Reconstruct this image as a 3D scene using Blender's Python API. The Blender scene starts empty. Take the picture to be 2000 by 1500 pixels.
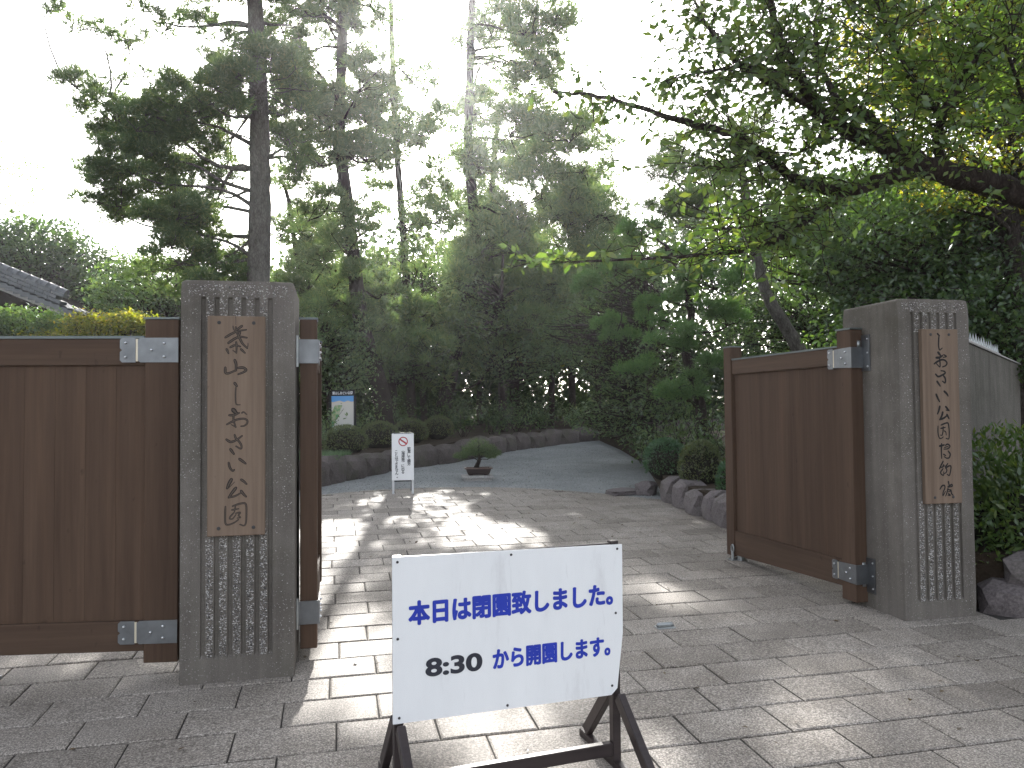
import bpy, bmesh, math, random
import numpy as np
from mathutils import Vector, Matrix, Quaternion

# ------------------------------------------------------------------ camera, sky, sun, exposure
SC = bpy.context.scene
COL = SC.collection
rad = math.radians
F, PITCH, ROLL, CAM_H = 1550.0, rad(1.9), rad(0.54), 1.5
SLOPE = math.tan(rad(1.75))          # the drive climbs gently away from the street
GA = rad(12.5)                       # bearing of the gate line
HAZE = .00065
SUN_AZ, SUN_EL = rad(-6.1), rad(25.8)

cam_d = bpy.data.cameras.new('camera'); cam = bpy.data.objects.new('camera', cam_d); COL.objects.link(cam)
cam_d.sensor_width = 36; cam_d.lens = 36*F/2000; cam_d.clip_start = .05; cam_d.clip_end = 2000
_c, _s, _cp, _sp = math.cos(ROLL), math.sin(ROLL), math.cos(PITCH), math.sin(PITCH)
rgt, upv, fwd = Vector((_c, _s*_sp, -_s*_cp)), Vector((_s, -_c*_sp, _c*_cp)), Vector((0, _cp, _sp))
cam.matrix_world = Matrix(((rgt.x, upv.x, -fwd.x, 0), (rgt.y, upv.y, -fwd.y, 0), (rgt.z, upv.z, -fwd.z, CAM_H), (0, 0, 0, 1)))
SC.camera = cam

wd = bpy.data.worlds.new('World'); SC.world = wd; wd.use_nodes = True
_n = wd.node_tree.nodes; _l = wd.node_tree.links
for n in list(_n): _n.remove(n)
sky = _n.new('ShaderNodeTexSky'); sky.sky_type = 'NISHITA'; sky.sun_disc = False
sky.sun_elevation = SUN_EL; sky.sun_rotation = SUN_AZ
sky.altitude = 10; sky.air_density = 1.0; sky.dust_density = 2.5; sky.ozone_density = 1.0
bg = _n.new('ShaderNodeBackground'); bg.inputs[1].default_value = 0.15
hs = _n.new('ShaderNodeHueSaturation'); hs.inputs['Saturation'].default_value = .30; hs.inputs['Value'].default_value = 1.0   # thin white veil over the blue
wo = _n.new('ShaderNodeOutputWorld'); _l.new(sky.outputs[0], hs.inputs['Color']); _l.new(hs.outputs[0], bg.inputs[0]); _l.new(bg.outputs[0], wo.inputs[0])

sun_d = bpy.data.lights.new('sun', 'SUN'); sun_d.energy = 5.0; sun_d.angle = rad(0.55); sun_d.color = (1.0, .965, .905)
sun = bpy.data.objects.new('sun', sun_d); COL.objects.link(sun)
SUNV = Vector((math.sin(SUN_AZ)*math.cos(SUN_EL), math.cos(SUN_AZ)*math.cos(SUN_EL), math.sin(SUN_EL)))
sun.rotation_euler = SUNV.to_track_quat('Z', 'Y').to_euler(); sun.location = SUNV*60

vs = SC.view_settings
vs.view_transform = 'Standard'; vs.look = 'None'; vs.exposure = 1.68; vs.gamma = 1; vs.use_curve_mapping = False
vs.use_white_balance = False
cy = SC.cycles
cy.max_bounces = 7; cy.diffuse_bounces = 4; cy.glossy_bounces = 2; cy.transmission_bounces = 5; cy.transparent_max_bounces = 4
cy.volume_bounces = 0; cy.use_denoising = True; cy.denoising_prefilter = 'NONE'; cy.caustics_reflective = False; cy.caustics_refractive = False
cy.sample_clamp_indirect = 4.0

# ------------------------------------------------------------------ helpers
def ray(x, y):
    u = (x-1000)/F; v = (750-y)/F
    return rgt*u + upv*v + fwd
def at(x, y, Y):                      # a point at depth Y metres along the view of the survey photo
    d = ray(x, y); p = d*(Y/d.y); return Vector((p.x, p.y, p.z+CAM_H))
def gz(y): return SLOPE*max(-20, min(y, 40))
def gp(x, y, dz=0): return Vector((x, y, gz(y)+dz))
def proj(p):
    d = Vector(p)-Vector((0, 0, CAM_H)); z = d.dot(fwd)
    if z < .2: return None
    return 1000+F*d.dot(rgt)/z, 750-F*d.dot(upv)/z

def tag(o, label=None, cat=None, group=None, kind=None):
    if label: o['label'] = label
    if cat: o['category'] = cat
    if group: o['group'] = group
    if kind: o['kind'] = kind
    return o
def empty(name, loc=(0, 0, 0), rz=0, parent=None):
    o = bpy.data.objects.new(name, None); COL.objects.link(o); o.empty_display_size = .1
    o.location = loc; o.rotation_euler = (0, 0, rz)
    if parent: o.parent = parent
    return o
def link(name, me, mat=None, parent=None, loc=None, rz=None):
    o = bpy.data.objects.new(name, me); COL.objects.link(o)
    if mat is not None:
        ms = mat if isinstance(mat, (list, tuple)) else [mat]
        if len(me.materials) == 0:
            for m in ms: me.materials.append(m)
    if parent: o.parent = parent
    if loc is not None: o.location = loc
    if rz is not None: o.rotation_euler = (0, 0, rz)
    return o
def copy_tree(o, parent=None):
    c = o.copy(); COL.objects.link(c); c.parent = parent
    for ch in list(o.children): copy_tree(ch, c)
    return c
def np_mesh(name, V, Fc, mi=None, smooth=False):
    """V (n,3) float array, Fc (m,k) int array -> mesh"""
    V = np.asarray(V, np.float32); Fc = np.asarray(Fc, np.int32)
    me = bpy.data.meshes.new(name); k = Fc.shape[1]
    me.vertices.add(len(V)); me.vertices.foreach_set('co', V.ravel())
    me.loops.add(Fc.size); me.loops.foreach_set('vertex_index', Fc.ravel())
    me.polygons.add(len(Fc)); me.polygons.foreach_set('loop_start', np.arange(0, Fc.size, k, dtype=np.int32))
    if mi is not None: me.polygons.foreach_set('material_index', np.asarray(mi, np.int32))
    if smooth: me.polygons.foreach_set('use_smooth', np.ones(len(Fc), bool))
    me.update(calc_edges=True); return me

class MB:
    """collects faces into one mesh"""
    def __init__(s): s.v = []; s.f = []; s.mi = []; s.m = 0
    def add(s, vs, fs):
        b = len(s.v); s.v += [tuple(v) for v in vs]; s.f += [tuple(i+b for i in f) for f in fs]; s.mi += [s.m]*len(fs); return s
    def box(s, x0, x1, y0, y1, z0, z1, c=0.0, M=None):
        """box, chamfered on all edges when c > 0"""
        if c <= 0:
            vs = [(x, y, z) for z in (z0, z1) for y in (y0, y1) for x in (x0, x1)]
            fs = [(0, 2, 3, 1), (4, 5, 7, 6), (0, 1, 5, 4), (2, 6, 7, 3), (0, 4, 6, 2), (1, 3, 7, 5)]
        else:
            bm = bmesh.new(); bmesh.ops.create_cube(bm, size=1)
            for v in bm.verts:
                v.co = ((x0+x1)/2+v.co.x*(x1-x0), (y0+y1)/2+v.co.y*(y1-y0), (z0+z1)/2+v.co.z*(z1-z0))
            bmesh.ops.bevel(bm, geom=bm.edges[:], offset=c, segments=1, affect='EDGES', profile=.5)
            bm.verts.index_update(); vs = [v.co[:] for v in bm.verts]; fs = [[v.index for v in f.verts] for f in bm.faces]; bm.free()
        if M is not None: vs = [M @ Vector(v) for v in vs]
        return s.add(vs, fs)
    def tube(s, pts, rs, n=8, cap=True, jit=0, rng=None):
        pts = [Vector(p) for p in pts]; vs = []; fs = []
        if not hasattr(rs, '__len__'): rs = [rs]*len(pts)
        t0 = (pts[1]-pts[0]).normalized(); a = t0.orthogonal().normalized()
        for i, p in enumerate(pts):
            t = (pts[min(i+1, len(pts)-1)]-pts[max(i-1, 0)]).normalized()
            a = (a-t*a.dot(t)).normalized(); b = t.cross(a)
            for k in range(n):
                an = 2*math.pi*k/n; r = rs[i]*(1+(rng.uniform(-jit, jit) if rng else 0))
                vs.append(p+(a*math.cos(an)+b*math.sin(an))*r)
        for i in range(len(pts)-1):
            for k in range(n):
                fs.append((i*n+k, i*n+(k+1) % n, (i+1)*n+(k+1) % n, (i+1)*n+k))
        if cap:
            fs.append(tuple(range(n))[::-1]); fs.append(tuple(range((len(pts)-1)*n, len(pts)*n)))
        return s.add(vs, fs)
    def dome(s, c, r, h, axis, n=8):
        """small domed bolt head standing on point c along axis"""
        ax = Vector(axis).normalized(); a = ax.orthogonal().normalized(); b = ax.cross(a); c = Vector(c); vs = []; fs = []
        rings = [(1, 0), (1, .35), (.8, .75)]
        for rr, hh in rings:
            for k in range(n):
                an = 2*math.pi*k/n; vs.append(c+(a*math.cos(an)+b*math.sin(an))*r*rr+ax*h*hh)
        vs.append(c+ax*h)
        for i in range(2):
            for k in range(n): fs.append((i*n+k, i*n+(k+1) % n, (i+1)*n+(k+1) % n, (i+1)*n+k))
        for k in range(n): fs.append((2*n+k, 2*n+(k+1) % n, 3*n))
        return s.add(vs, fs)
    def poly_prism(s, poly, z0, z1):
        n = len(poly); vs = [(p[0], p[1], z0 if len(p) < 3 else p[2]+z0) for p in poly]+[(p[0], p[1], z1 if len(p) < 3 else p[2]+z1) for p in poly]
        fs = [tuple(range(n))[::-1], tuple(range(n, 2*n))]+[(i, (i+1) % n, (i+1) % n+n, i+n) for i in range(n)]
        return s.add(vs, fs)
    def mesh(s, name, smooth=False):
        me = bpy.data.meshes.new(name); me.from_pydata(s.v, [], s.f); me.polygons.foreach_set('material_index', s.mi)
        if smooth: me.polygons.foreach_set('use_smooth', [True]*len(s.f))
        me.update(); return me
    def build(s, name, mat, parent=None, smooth=False, loc=None, rz=None):
        return link(name, s.mesh(name, smooth), mat, parent, loc, rz)

def spline(pts, n):
    """Catmull-Rom through rows of numbers"""
    P = np.array(pts, float); P = np.vstack([2*P[0]-P[1], P, 2*P[-1]-P[-2]]); out = []
    for i in range(1, len(P)-2):
        for k in range(n):
            t = k/n; p0, p1, p2, p3 = P[i-1:i+3]
            out.append(.5*(2*p1+(p2-p0)*t+(2*p0-5*p1+4*p2-p3)*t*t+(3*p1-p0-3*p2+p3)*t**3))
    out.append(P[-2]); return np.array(out)

# ------------------------------------------------------------------ materials
def node_mat(name):
    m = bpy.data.materials.new(name); m.use_nodes = True; nt = m.node_tree
    for n in list(nt.nodes): nt.nodes.remove(n)
    out = nt.nodes.new('ShaderNodeOutputMaterial'); return m, nt, out
def N(nt, t, **kw):
    n = nt.nodes.new('ShaderNode'+t)
    for k, v in kw.items():
        if k.startswith('i_'):
            key = k[2:]; key = int(key) if key.isdigit() else key.replace('_', ' ')
            n.inputs[key].default_value = v
        else: setattr(n, k, v)
    return n
def ramp(nt, fac, stops):
    r = nt.nodes.new('ShaderNodeValToRGB'); e = r.color_ramp.elements
    while len(e) > 1: e.remove(e[-1])
    for i, (p, c) in enumerate(stops):
        el = e[0] if i == 0 else e.new(p)
        el.position = p; el.color = (*c, 1) if len(c) == 3 else c
    nt.links.new(fac, r.inputs[0]); return r.outputs[0]
def mixc(nt, fac, a, b, mode='MIX'):
    m = nt.nodes.new('ShaderNodeMix'); m.data_type = 'RGBA'; m.blend_type = mode
    for sock, v in ((m.inputs[0], fac), (m.inputs[6], a), (m.inputs[7], b)):
        if isinstance(v, bpy.types.NodeSocket): nt.links.new(v, sock)
        elif isinstance(v, (int, float)): sock.default_value = v
        else: sock.default_value = (*v, 1)
    return m.outputs[2]
def coords(nt, scale=(1, 1, 1), which='Object', rand=False):
    tc = N(nt, 'TexCoord'); mp = N(nt, 'Mapping'); mp.inputs['Scale'].default_value = scale
    nt.links.new(tc.outputs[which], mp.inputs[0])
    if rand:
        oi = N(nt, 'ObjectInfo'); mu = N(nt, 'Math', operation='MULTIPLY', i_1=37.0); nt.links.new(oi.outputs['Random'], mu.inputs[0])
        nt.links.new(mu.outputs[0], mp.inputs['Location'])
    return mp.outputs[0]
def noise(nt, co, sc, det=4, rough=.6, out=0):
    n = N(nt, 'TexNoise'); n.inputs['Scale'].default_value = sc; n.inputs['Detail'].default_value = det; n.inputs['Roughness'].default_value = rough
    nt.links.new(co, n.inputs[0]); return n.outputs[out]
def bump(nt, h, strength, dist):
    b = N(nt, 'Bump'); b.inputs['Strength'].default_value = strength; b.inputs['Distance'].default_value = dist
    nt.links.new(h, b.inputs['Height']); return b.outputs[0]
def principled(nt, out, col, rough=.8, nrm=None, metal=0, spec=.3):
    p = N(nt, 'BsdfPrincipled'); p.inputs['Metallic'].default_value = metal; p.inputs['Specular IOR Level'].default_value = spec
    for s, v in (('Base Color', col), ('Roughness', rough)):
        if isinstance(v, bpy.types.NodeSocket): nt.links.new(v, p.inputs[s])
        elif isinstance(v, (int, float)): p.inputs[s].default_value = v
        else: p.inputs[s].default_value = (*v, 1)
    if nrm is not None: nt.links.new(nrm, p.inputs['Normal'])
    nt.links.new(p.outputs[0], out.inputs[0]); return p

def m_plain(name, col, rough=.6, metal=0, spec=.3, var=.12, sc=6):
    m, nt, out = node_mat(name); co = coords(nt); n = noise(nt, co, sc)
    lo = tuple(c*(1-var) for c in col); hi = tuple(min(1, c*(1+var)) for c in col)
    principled(nt, out, ramp(nt, n, [(.3, lo), (.7, hi)]), rough, bump(nt, noise(nt, co, sc*20, 3), .15, .002), metal, spec); return m
def m_concrete(name, dark, light, specks=.5):
    """cast concrete with washed-out aggregate, rain streaks and mottling"""
    m, nt, out = node_mat(name); co = coords(nt)
    c = ramp(nt, noise(nt, co, 3.2, 6), [(.3, dark), (.7, light)])
    st = noise(nt, coords(nt, (9, 9, .5)), 1.6, 5)
    c = mixc(nt, .35, c, ramp(nt, st, [(.35, tuple(x*.55 for x in dark)), (.65, light)]))
    v = N(nt, 'TexVoronoi'); v.inputs['Scale'].default_value = 105; v.inputs['Randomness'].default_value = 1; nt.links.new(co, v.inputs[0])
    sp = ramp(nt, v.outputs['Distance'], [(.18, (1, 1, 1)), (.32, (0, 0, 0))])
    sel = ramp(nt, v.outputs['Color'], [(.80-.25*specks, (0, 0, 0)), (.86-.25*specks, (1, 1, 1))])
    mm = N(nt, 'Math', operation='MULTIPLY'); nt.links.new(sp, mm.inputs[0]); nt.links.new(sel, mm.inputs[1])
    patch = ramp(nt, noise(nt, co, 7, 3), [(.4, (.15,)*3), (.62, (1,)*3)])
    m2 = N(nt, 'Math', operation='MULTIPLY'); nt.links.new(mm.outputs[0], m2.inputs[0]); nt.links.new(patch, m2.inputs[1])
    c = mixc(nt, m2.outputs[0], c, (.42, .40, .40))
    damp = ramp(nt, noise(nt, co, 1.7, 6, .7), [(.46, (0, 0, 0)), (.66, (.55,)*3)]); c = mixc(nt, damp, c, tuple(x*f_ for x, f_ in zip(dark, (.62, .66, .55))))
    lich = ramp(nt, noise(nt, co, 16, 6, .75), [(.64, (0, 0, 0)), (.72, (.5,)*3)]); c = mixc(nt, lich, c, (.26, .255, .225))
    grain = ramp(nt, noise(nt, co, 260, 2), [(.35, (.6,)*3), (.65, (1.25,)*3)])
    c = mixc(nt, .5, c, grain, 'MULTIPLY')
    principled(nt, out, c, .9, bump(nt, noise(nt, co, 130, 4), .55, .004), 0, .2); return m
def m_wood(name, dark, light, axis='Z', rough=.55, gl=.3, fine=60, rnd=True):
    """planed boards, grain running along axis, tone different board by board"""
    m, nt, out = node_mat(name)
    s = {'Z': (1, 1, .03), 'X': (.03, 1, 1), 'Y': (1, .03, 1)}[axis]
    co = coords(nt, s, rand=rnd); g = noise(nt, co, fine, 5, .65); big = noise(nt, coords(nt, s, rand=rnd), 9, 4)
    c = ramp(nt, g, [(.3, dark), (.72, light)])
    c = mixc(nt, .55, c, ramp(nt, big, [(.3, dark), (.7, light)]))
    wx = noise(nt, coords(nt, (7, 7, .45) if axis == 'Z' else (.6, 7, 7)), 1.4, 5, .7); c = mixc(nt, .38, c, ramp(nt, wx, [(.28, (.62, .60, .60)), (.5, (1, 1, 1)), (.74, (1.42, 1.36, 1.26))]), 'MULTIPLY')
    kn = noise(nt, coords(nt, (1, 1, .5)), 26, 2, .5); c = mixc(nt, ramp(nt, kn, [(.70, (0, 0, 0)), (.78, (.5,)*3)]), c, tuple(x*.5 for x in dark))
    oi = N(nt, 'ObjectInfo'); tone = ramp(nt, oi.outputs['Random'], [(0, (.95, .94, .93)), (1, (1.06, 1.06, 1.05))])
    c = mixc(nt, 1, c, tone, 'MULTIPLY')
    principled(nt, out, c, rough, bump(nt, g, .25, .002), 0, gl); return m
def m_steel(name, col=(.46, .48, .50), r0=.28):
    m, nt, out = node_mat(name); co = coords(nt)
    rr = ramp(nt, noise(nt, co, 25, 4), [(.3, (r0,)*3), (.7, (r0+.18,)*3)])
    c = ramp(nt, noise(nt, co, 9, 5), [(.3, tuple(x*.7 for x in col)), (.7, col)])
    principled(nt, out, c, rr, bump(nt, noise(nt, co, 60, 2), .1, .001), .9, .5); return m
def m_slab():
    m, nt, out = node_mat('granite_slab'); co = coords(nt, rand=True)
    v = noise(nt, co, 120, 2, .8); v2 = noise(nt, co, 45, 3, .7)
    c = ramp(nt, v, [(.36, (.045, .042, .040)), (.47, (.19, .178, .165)), (.54, (.30, .282, .262)), (.64, (.60, .57, .53))])
    c = mixc(nt, .35, c, ramp(nt, v2, [(.3, (.11, .100, .090)), (.7, (.37, .338, .300))]))
    st = ramp(nt, noise(nt, coords(nt, which='Object', rand=True), 3.0, 6), [(.3, (.72, .70, .68)), (.65, (1.05, 1.05, 1.05))])
    c = mixc(nt, .8, c, st, 'MULTIPLY')
    gp_ = N(nt, 'NewGeometry'); big = noise(nt, gp_.outputs['Position'], .9, 7, .65); c = mixc(nt, .9, c, ramp(nt, big, [(.30, (.66, .64, .62)), (.5, (1, 1, 1)), (.72, (1.12, 1.12, 1.13))]), 'MULTIPLY')
    oi = N(nt, 'ObjectInfo'); c = mixc(nt, 1, c, ramp(nt, oi.outputs['Random'], [(0, (.78, .75, .725)), (.5, (.95, .92, .895)), (1, (1.09, 1.06, 1.04))]), 'MULTIPLY')
    h = N(nt, 'Math', operation='ADD'); nt.links.new(v, h.inputs[0]); nt.links.new(v2, h.inputs[1])
    principled(nt, out, c, .72, bump(nt, h.outputs[0], .5, .004), 0, .35); return m
def m_soil(name, a, b, sc=18, bd=.02):
    m, nt, out = node_mat(name); co = coords(nt)
    c = ramp(nt, noise(nt, co, sc, 8, .7), [(.3, a), (.7, b)])
    c = mixc(nt, .5, c, ramp(nt, noise(nt, co, 1.2, 4), [(.3, a), (.7, b)]))
    principled(nt, out, c, .95, bump(nt, noise(nt, co, sc*3, 6, .7), .8, bd), 0, .15); return m
def m_gravel():
    m, nt, out = node_mat('blue_grey_gravel'); co = coords(nt)
    v = N(nt, 'TexVoronoi'); v.inputs['Scale'].default_value = 55; nt.links.new(co, v.inputs[0])
    c = ramp(nt, v.outputs['Color'], [(0, (.11, .118, .122)), (.5, (.22, .235, .24)), (1, (.36, .37, .37))])
    c = mixc(nt, .45, c, ramp(nt, noise(nt, co, .9, 5), [(.3, (.10, .105, .105)), (.5, (.20, .21, .21)), (.7, (.32, .33, .33))]))
    principled(nt, out, c, .92, bump(nt, v.outputs['Distance'], -.7, .012), 0, .2); return m
def m_stone(name, a, b, moss=.3):
    m, nt, out = node_mat(name); co = coords(nt, rand=True)
    c = ramp(nt, noise(nt, co, 5, 8, .65), [(.28, a), (.72, b)])
    c = mixc(nt, .35, c, ramp(nt, noise(nt, co, 60, 4), [(.35, tuple(x*.5 for x in a)), (.65, tuple(x*1.3 for x in b))]))
    mo = ramp(nt, noise(nt, co, 2.4, 5), [(.52, (0, 0, 0)), (.66, (moss,)*3)])
    c = mixc(nt, mo, c, (.05, .065, .025))
    principled(nt, out, c, .9, bump(nt, noise(nt, co, 22, 8, .7), .8, .02), 0, .25); return m
def m_bark(name, a, b, sx=9, sz=2.2):
    m, nt, out = node_mat(name); co = coords(nt, (1, 1, .35))
    v = N(nt, 'TexVoronoi', feature='DISTANCE_TO_EDGE'); v.inputs['Scale'].default_value = 34; nt.links.new(co, v.inputs[0])
    n = noise(nt, co, 14, 8, .75); c = ramp(nt, n, [(.28, a), (.72, b)])
    cr = ramp(nt, v.outputs['Distance'], [(.0, (.45,)*3), (.16, (1,)*3)]); c = mixc(nt, .6, c, cr, 'MULTIPLY')
    h = N(nt, 'Math', operation='ADD'); nt.links.new(n, h.inputs[0]); nt.links.new(v.outputs['Distance'], h.inputs[1])
    principled(nt, out, c, .95, bump(nt, h.outputs[0], .9, .03), 0, .15); return m
def m_leaf(name, a, b, trans=.5, tcol=None, rough=.5, gloss=.08, young=None):
    """thin leaf: diffuse both sides, light coming through, a little gloss"""
    m, nt, out = node_mat(name)
    ge = N(nt, 'NewGeometry'); c = ramp(nt, ge.outputs['Random Per Island'], [(0, a), (.75, b), (1, young or b)])
    oc = coords(nt, which='Object'); big = ramp(nt, noise(nt, oc, .9, 3), [(.3, (.72,)*3), (.7, (1.25,)*3)])
    c = mixc(nt, 1, c, big, 'MULTIPLY')
    d = N(nt, 'BsdfDiffuse'); nt.links.new(c, d.inputs[0])
    t = N(nt, 'BsdfTranslucent')
    tc = mixc(nt, 1, c, tcol or (1.6, 1.9, .7), 'MULTIPLY'); nt.links.new(tc, t.inputs[0])
    mx = N(nt, 'MixShader', i_0=trans); nt.links.new(d.outputs[0], mx.inputs[1]); nt.links.new(t.outputs[0], mx.inputs[2])
    g = N(nt, 'BsdfGlossy'); g.inputs['Roughness'].default_value = rough; g.inputs[0].default_value = (.9, .95, 1, 1)
    m2 = N(nt, 'MixShader', i_0=gloss); nt.links.new(mx.outputs[0], m2.inputs[1]); nt.links.new(g.outputs[0], m2.inputs[2])
    nt.links.new(m2.outputs[0], out.inputs[0]); return m

M = {}
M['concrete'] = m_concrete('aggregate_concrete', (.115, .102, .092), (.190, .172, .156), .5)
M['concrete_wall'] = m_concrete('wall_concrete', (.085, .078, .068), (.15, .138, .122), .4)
M['chip_white'] = m_plain('chip_white', (.55, .53, .52), .6); M['chip_grey'] = m_plain('chip_grey', (.19, .185, .185), .7); M['chip_dark'] = m_plain('chip_dark', (.05, .048, .05), .7)
M['gate_wood'] = m_wood('gate_wood', (.055, .0335, .0235), (.103, .066, .047), 'Z', .62, .14)
M['gate_rail'] = m_wood('gate_rail_wood', (.058, .036, .026), (.102, .067, .048), 'X', .62, .14)
M['plaque'] = m_wood('plaque_wood', (.115, .080, .058), (.225, .168, .130), 'Z', .75, .2, 40)
M['zinc'] = m_plain('zinc_cap', (.13, .15, .15), .45, .6, .5)
M['steel'] = m_steel('stainless_plate', (.22, .23, .245), .34); M['bolt'] = m_steel('stainless_bolt', (.62, .63, .65), .2); M['galv'] = m_steel('galvanised', (.40, .42, .43), .4)
M['weld'] = m_plain('brushed_seam', (.62, .56, .45), .5, .5)
M['ink'] = m_plain('ink', (.012, .011, .012), .8); M['carve'] = m_plain('cut_shade', (.022, .018, .018), .9); M['carve_in'] = m_plain('carved_floor', (.085, .066, .054), .9)
M['slab'] = m_slab(); M['joint'] = m_soil('joint_sand', (.028, .026, .025), (.075, .07, .065), 40, .004)
M['gravel'] = m_gravel(); M['pebble'] = m_plain('pebble', (.25, .26, .262), .85, var=.3)
M['soil'] = m_soil('soil', (.020, .014, .010), (.060, .044, .030)); M['earth'] = m_soil('earth', (.03, .024, .016), (.085, .068, .045), 6)
M['stone'] = m_stone('dark_rubble', (.055, .046, .044), (.125, .108, .104)); M['stone_r'] = m_stone('purple_rubble', (.085, .072, .074), (.19, .168, .17), .15)
M['pale_stone'] = m_stone('pale_stone', (.26, .25, .245), (.42, .41, .40), .05)
m_, nt_, out_ = node_mat('white_enamel'); c_ = ramp(nt_, noise(nt_, coords(nt_, (3, 3, .7)), 2.2, 6, .7), [(.25, (.62, .62, .64)), (.42, (.77, .78, .80)), (.7, (.81, .82, .84))])
c_ = mixc(nt_, ramp(nt_, noise(nt_, coords(nt_, (16, 16, 2.5)), 2.0, 3), [(.66, (0, 0, 0)), (.8, (.45,)*3)]), c_, (.55, .55, .56)); principled(nt_, out_, c_, .42, None, 0, .35); M['board_white'] = m_
M['letter_blue'] = m_plain('letter_blue', (.022, .045, .40), .45); M['letter_black'] = m_plain('letter_black', (.03, .032, .045), .5)
M['frame_brown'] = m_wood('sign_frame_wood', (.018, .013, .014), (.045, .033, .033), 'X', .45, .4)
M['red'] = m_plain('sign_red', (.42, .035, .05), .5); M['alu'] = m_plain('alu', (.55, .56, .58), .4, .3); M['black'] = m_plain('black_paint', (.012, .012, .014), .5)
M['pot'] = m_plain('brown_glazed_pot', (.030, .019, .018), .45, 0, .4); M['pot_rim'] = m_plain('worn_rim', (.10, .06, .05), .35, 0, .5)
M['tile'] = m_plain('grey_roof_tile', (.085, .093, .105), .42, 0, .45, .25, 3); M['dark_wood'] = m_plain('dark_eave_wood', (.016, .012, .011), .95, 0, .05); M['plaster'] = m_plain('plaster', (.34, .31, .26), .9)
M['bark_pine'] = m_bark('pine_bark', (.050, .040, .038), (.15, .125, .12)); M['bark_dark'] = m_bark('dark_bark', (.020, .016, .014), (.060, .048, .042)); M['bark_cherry'] = m_bark('cherry_bark', (.026, .020, .018), (.075, .058, .052))
M['bark_pale'] = m_bark('lichen_bark', (.06, .054, .048), (.19, .18, .165))
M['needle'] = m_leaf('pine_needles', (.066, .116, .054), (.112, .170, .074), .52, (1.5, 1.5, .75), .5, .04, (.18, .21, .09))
M['needle_lit'] = m_leaf('sunlit_pine_needles', (.090, .148, .066), (.145, .205, .090), .60, (1.35, 1.45, .75), .5, .04, (.22, .25, .10))  # brighter copy of the pine needles, sunlight put into the colour
M['niwaki'] = m_leaf('clipped_pine_needles', (.070, .150, .050), (.115, .215, .072), .45, (1.4, 1.5, .6), .5, .04, (.12, .20, .06))
M['leaf_dark'] = m_leaf('evergreen_leaf', (.030, .058, .024), (.058, .100, .036), .38, (1.7, 1.9, .6), .4, .05, (.09, .13, .045))
M['leaf_deep'] = m_leaf('deep_shade_leaf', (.020, .036, .017), (.040, .066, .027), .28, (1.6, 1.8, .6), .5, .02, (.06, .085, .035))  # darker copy of the evergreen leaf, shade of the wood put into the colour
M['leaf_mid'] = m_leaf('green_leaf', (.048, .098, .030), (.090, .150, .046), .46, (1.6, 1.7, .55), .4, .08, (.12, .16, .05))
M['leaf_cherry'] = m_leaf('cherry_leaf', (.062, .116, .038), (.104, .162, .048), .54, (1.5, 1.55, .5), .4, .05, (.15, .19, .055))
M['leaf_sunlit'] = m_leaf('sunny_leaf', (.080, .110, .022), (.150, .175, .032), .58, (1.9, 1.7, .45), .45, .04, (.26, .22, .05))  # yellow of sun shining through the leaves is put into their colour
M['azalea'] = m_leaf('azalea_leaf', (.062, .085, .028), (.108, .138, .042), .35, (1.6, 1.7, .6), .5, .06, (.09, .085, .03))
M['boxwood'] = m_leaf('boxwood_leaf', (.026, .080, .028), (.050, .135, .044), .35, (1.5, 1.8, .6), .4, .09, (.06, .12, .04))
M['dry_leaf'] = m_leaf('dry_leaf', (.06, .035, .018), (.13, .085, .04), .2)
M['core'] = m_plain('foliage_core', (.016, .014, .010), .95)
M['grass'] = m_leaf('grass_blade', (.035, .075, .02), (.07, .13, .035), .4)
M['spike'] = m_steel('spike_steel', (.5, .52, .54), .35)

# ------------------------------------------------------------------ ground, drive and beds (the setting)
rng = random.Random(7)
def sheet(name, pts, mat, dz, kind='structure', parent=None):
    me = bpy.data.meshes.new(name); me.from_pydata([(x, y, gz(y)+dz) for x, y in pts], [], [tuple(range(len(pts)))]); me.update()
    return tag(link(name, me, mat, parent), kind=kind)
g = MB(); ys = [-300, -20, 0, 40, 700]; xs = [-600, 0, 600]
g.add([(x, y, gz(y)-.09) for y in ys for x in xs], [(i*3+j, i*3+j+1, i*3+j+4, i*3+j+3) for i in range(4) for j in range(2)])
tag(g.build('ground', M['earth']), kind='structure')

EDGE = [(-5.2, 9.2), (-3.9, 10.25), (-2.69, 11.09), (-2.1, 11.48), (-1.52, 11.70), (-.9, 11.80), (-.32, 11.75), (.2, 11.58), (.71, 11.28), (1.2, 10.92), (1.73, 10.45), (2.25, 9.9)]
def inside(p):
    return all((b[0]-a[0])*(p[1]-a[1])-(b[1]-a[1])*(p[0]-a[0]) <= 0 for a, b in zip(EDGE, EDGE[1:]))
def clip(poly, a, b):
    f = lambda p: (b[0]-a[0])*(p[1]-a[1])-(b[1]-a[1])*(p[0]-a[0]); out = []
    for i, p in enumerate(poly):
        q = poly[(i+1) % len(poly)]; fp, fq = f(p), f(q)
        if fp <= 0: out.append(p)
        if (fp < 0 < fq) or (fq < 0 < fp):
            t = fp/(fp-fq); out.append((p[0]+(q[0]-p[0])*t, p[1]+(q[1]-p[1])*t))
    return out
paving = empty('paving'); tag(paving, 'grey granite slabs laid in running bond across the gateway', kind='structure')
sheet('joint_bed', [(-9, -2.5), (9, -2.5), (9, 7.0), (2.25, 9.9)]+EDGE[-2:1:-1]+[(-9, 6.2)], M['joint'], -.009, None, paving)
ug, wg = (math.cos(GA), math.sin(GA)), (-math.sin(GA), math.cos(GA))
TW, TD, JT = .432, .2845, .0085
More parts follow.
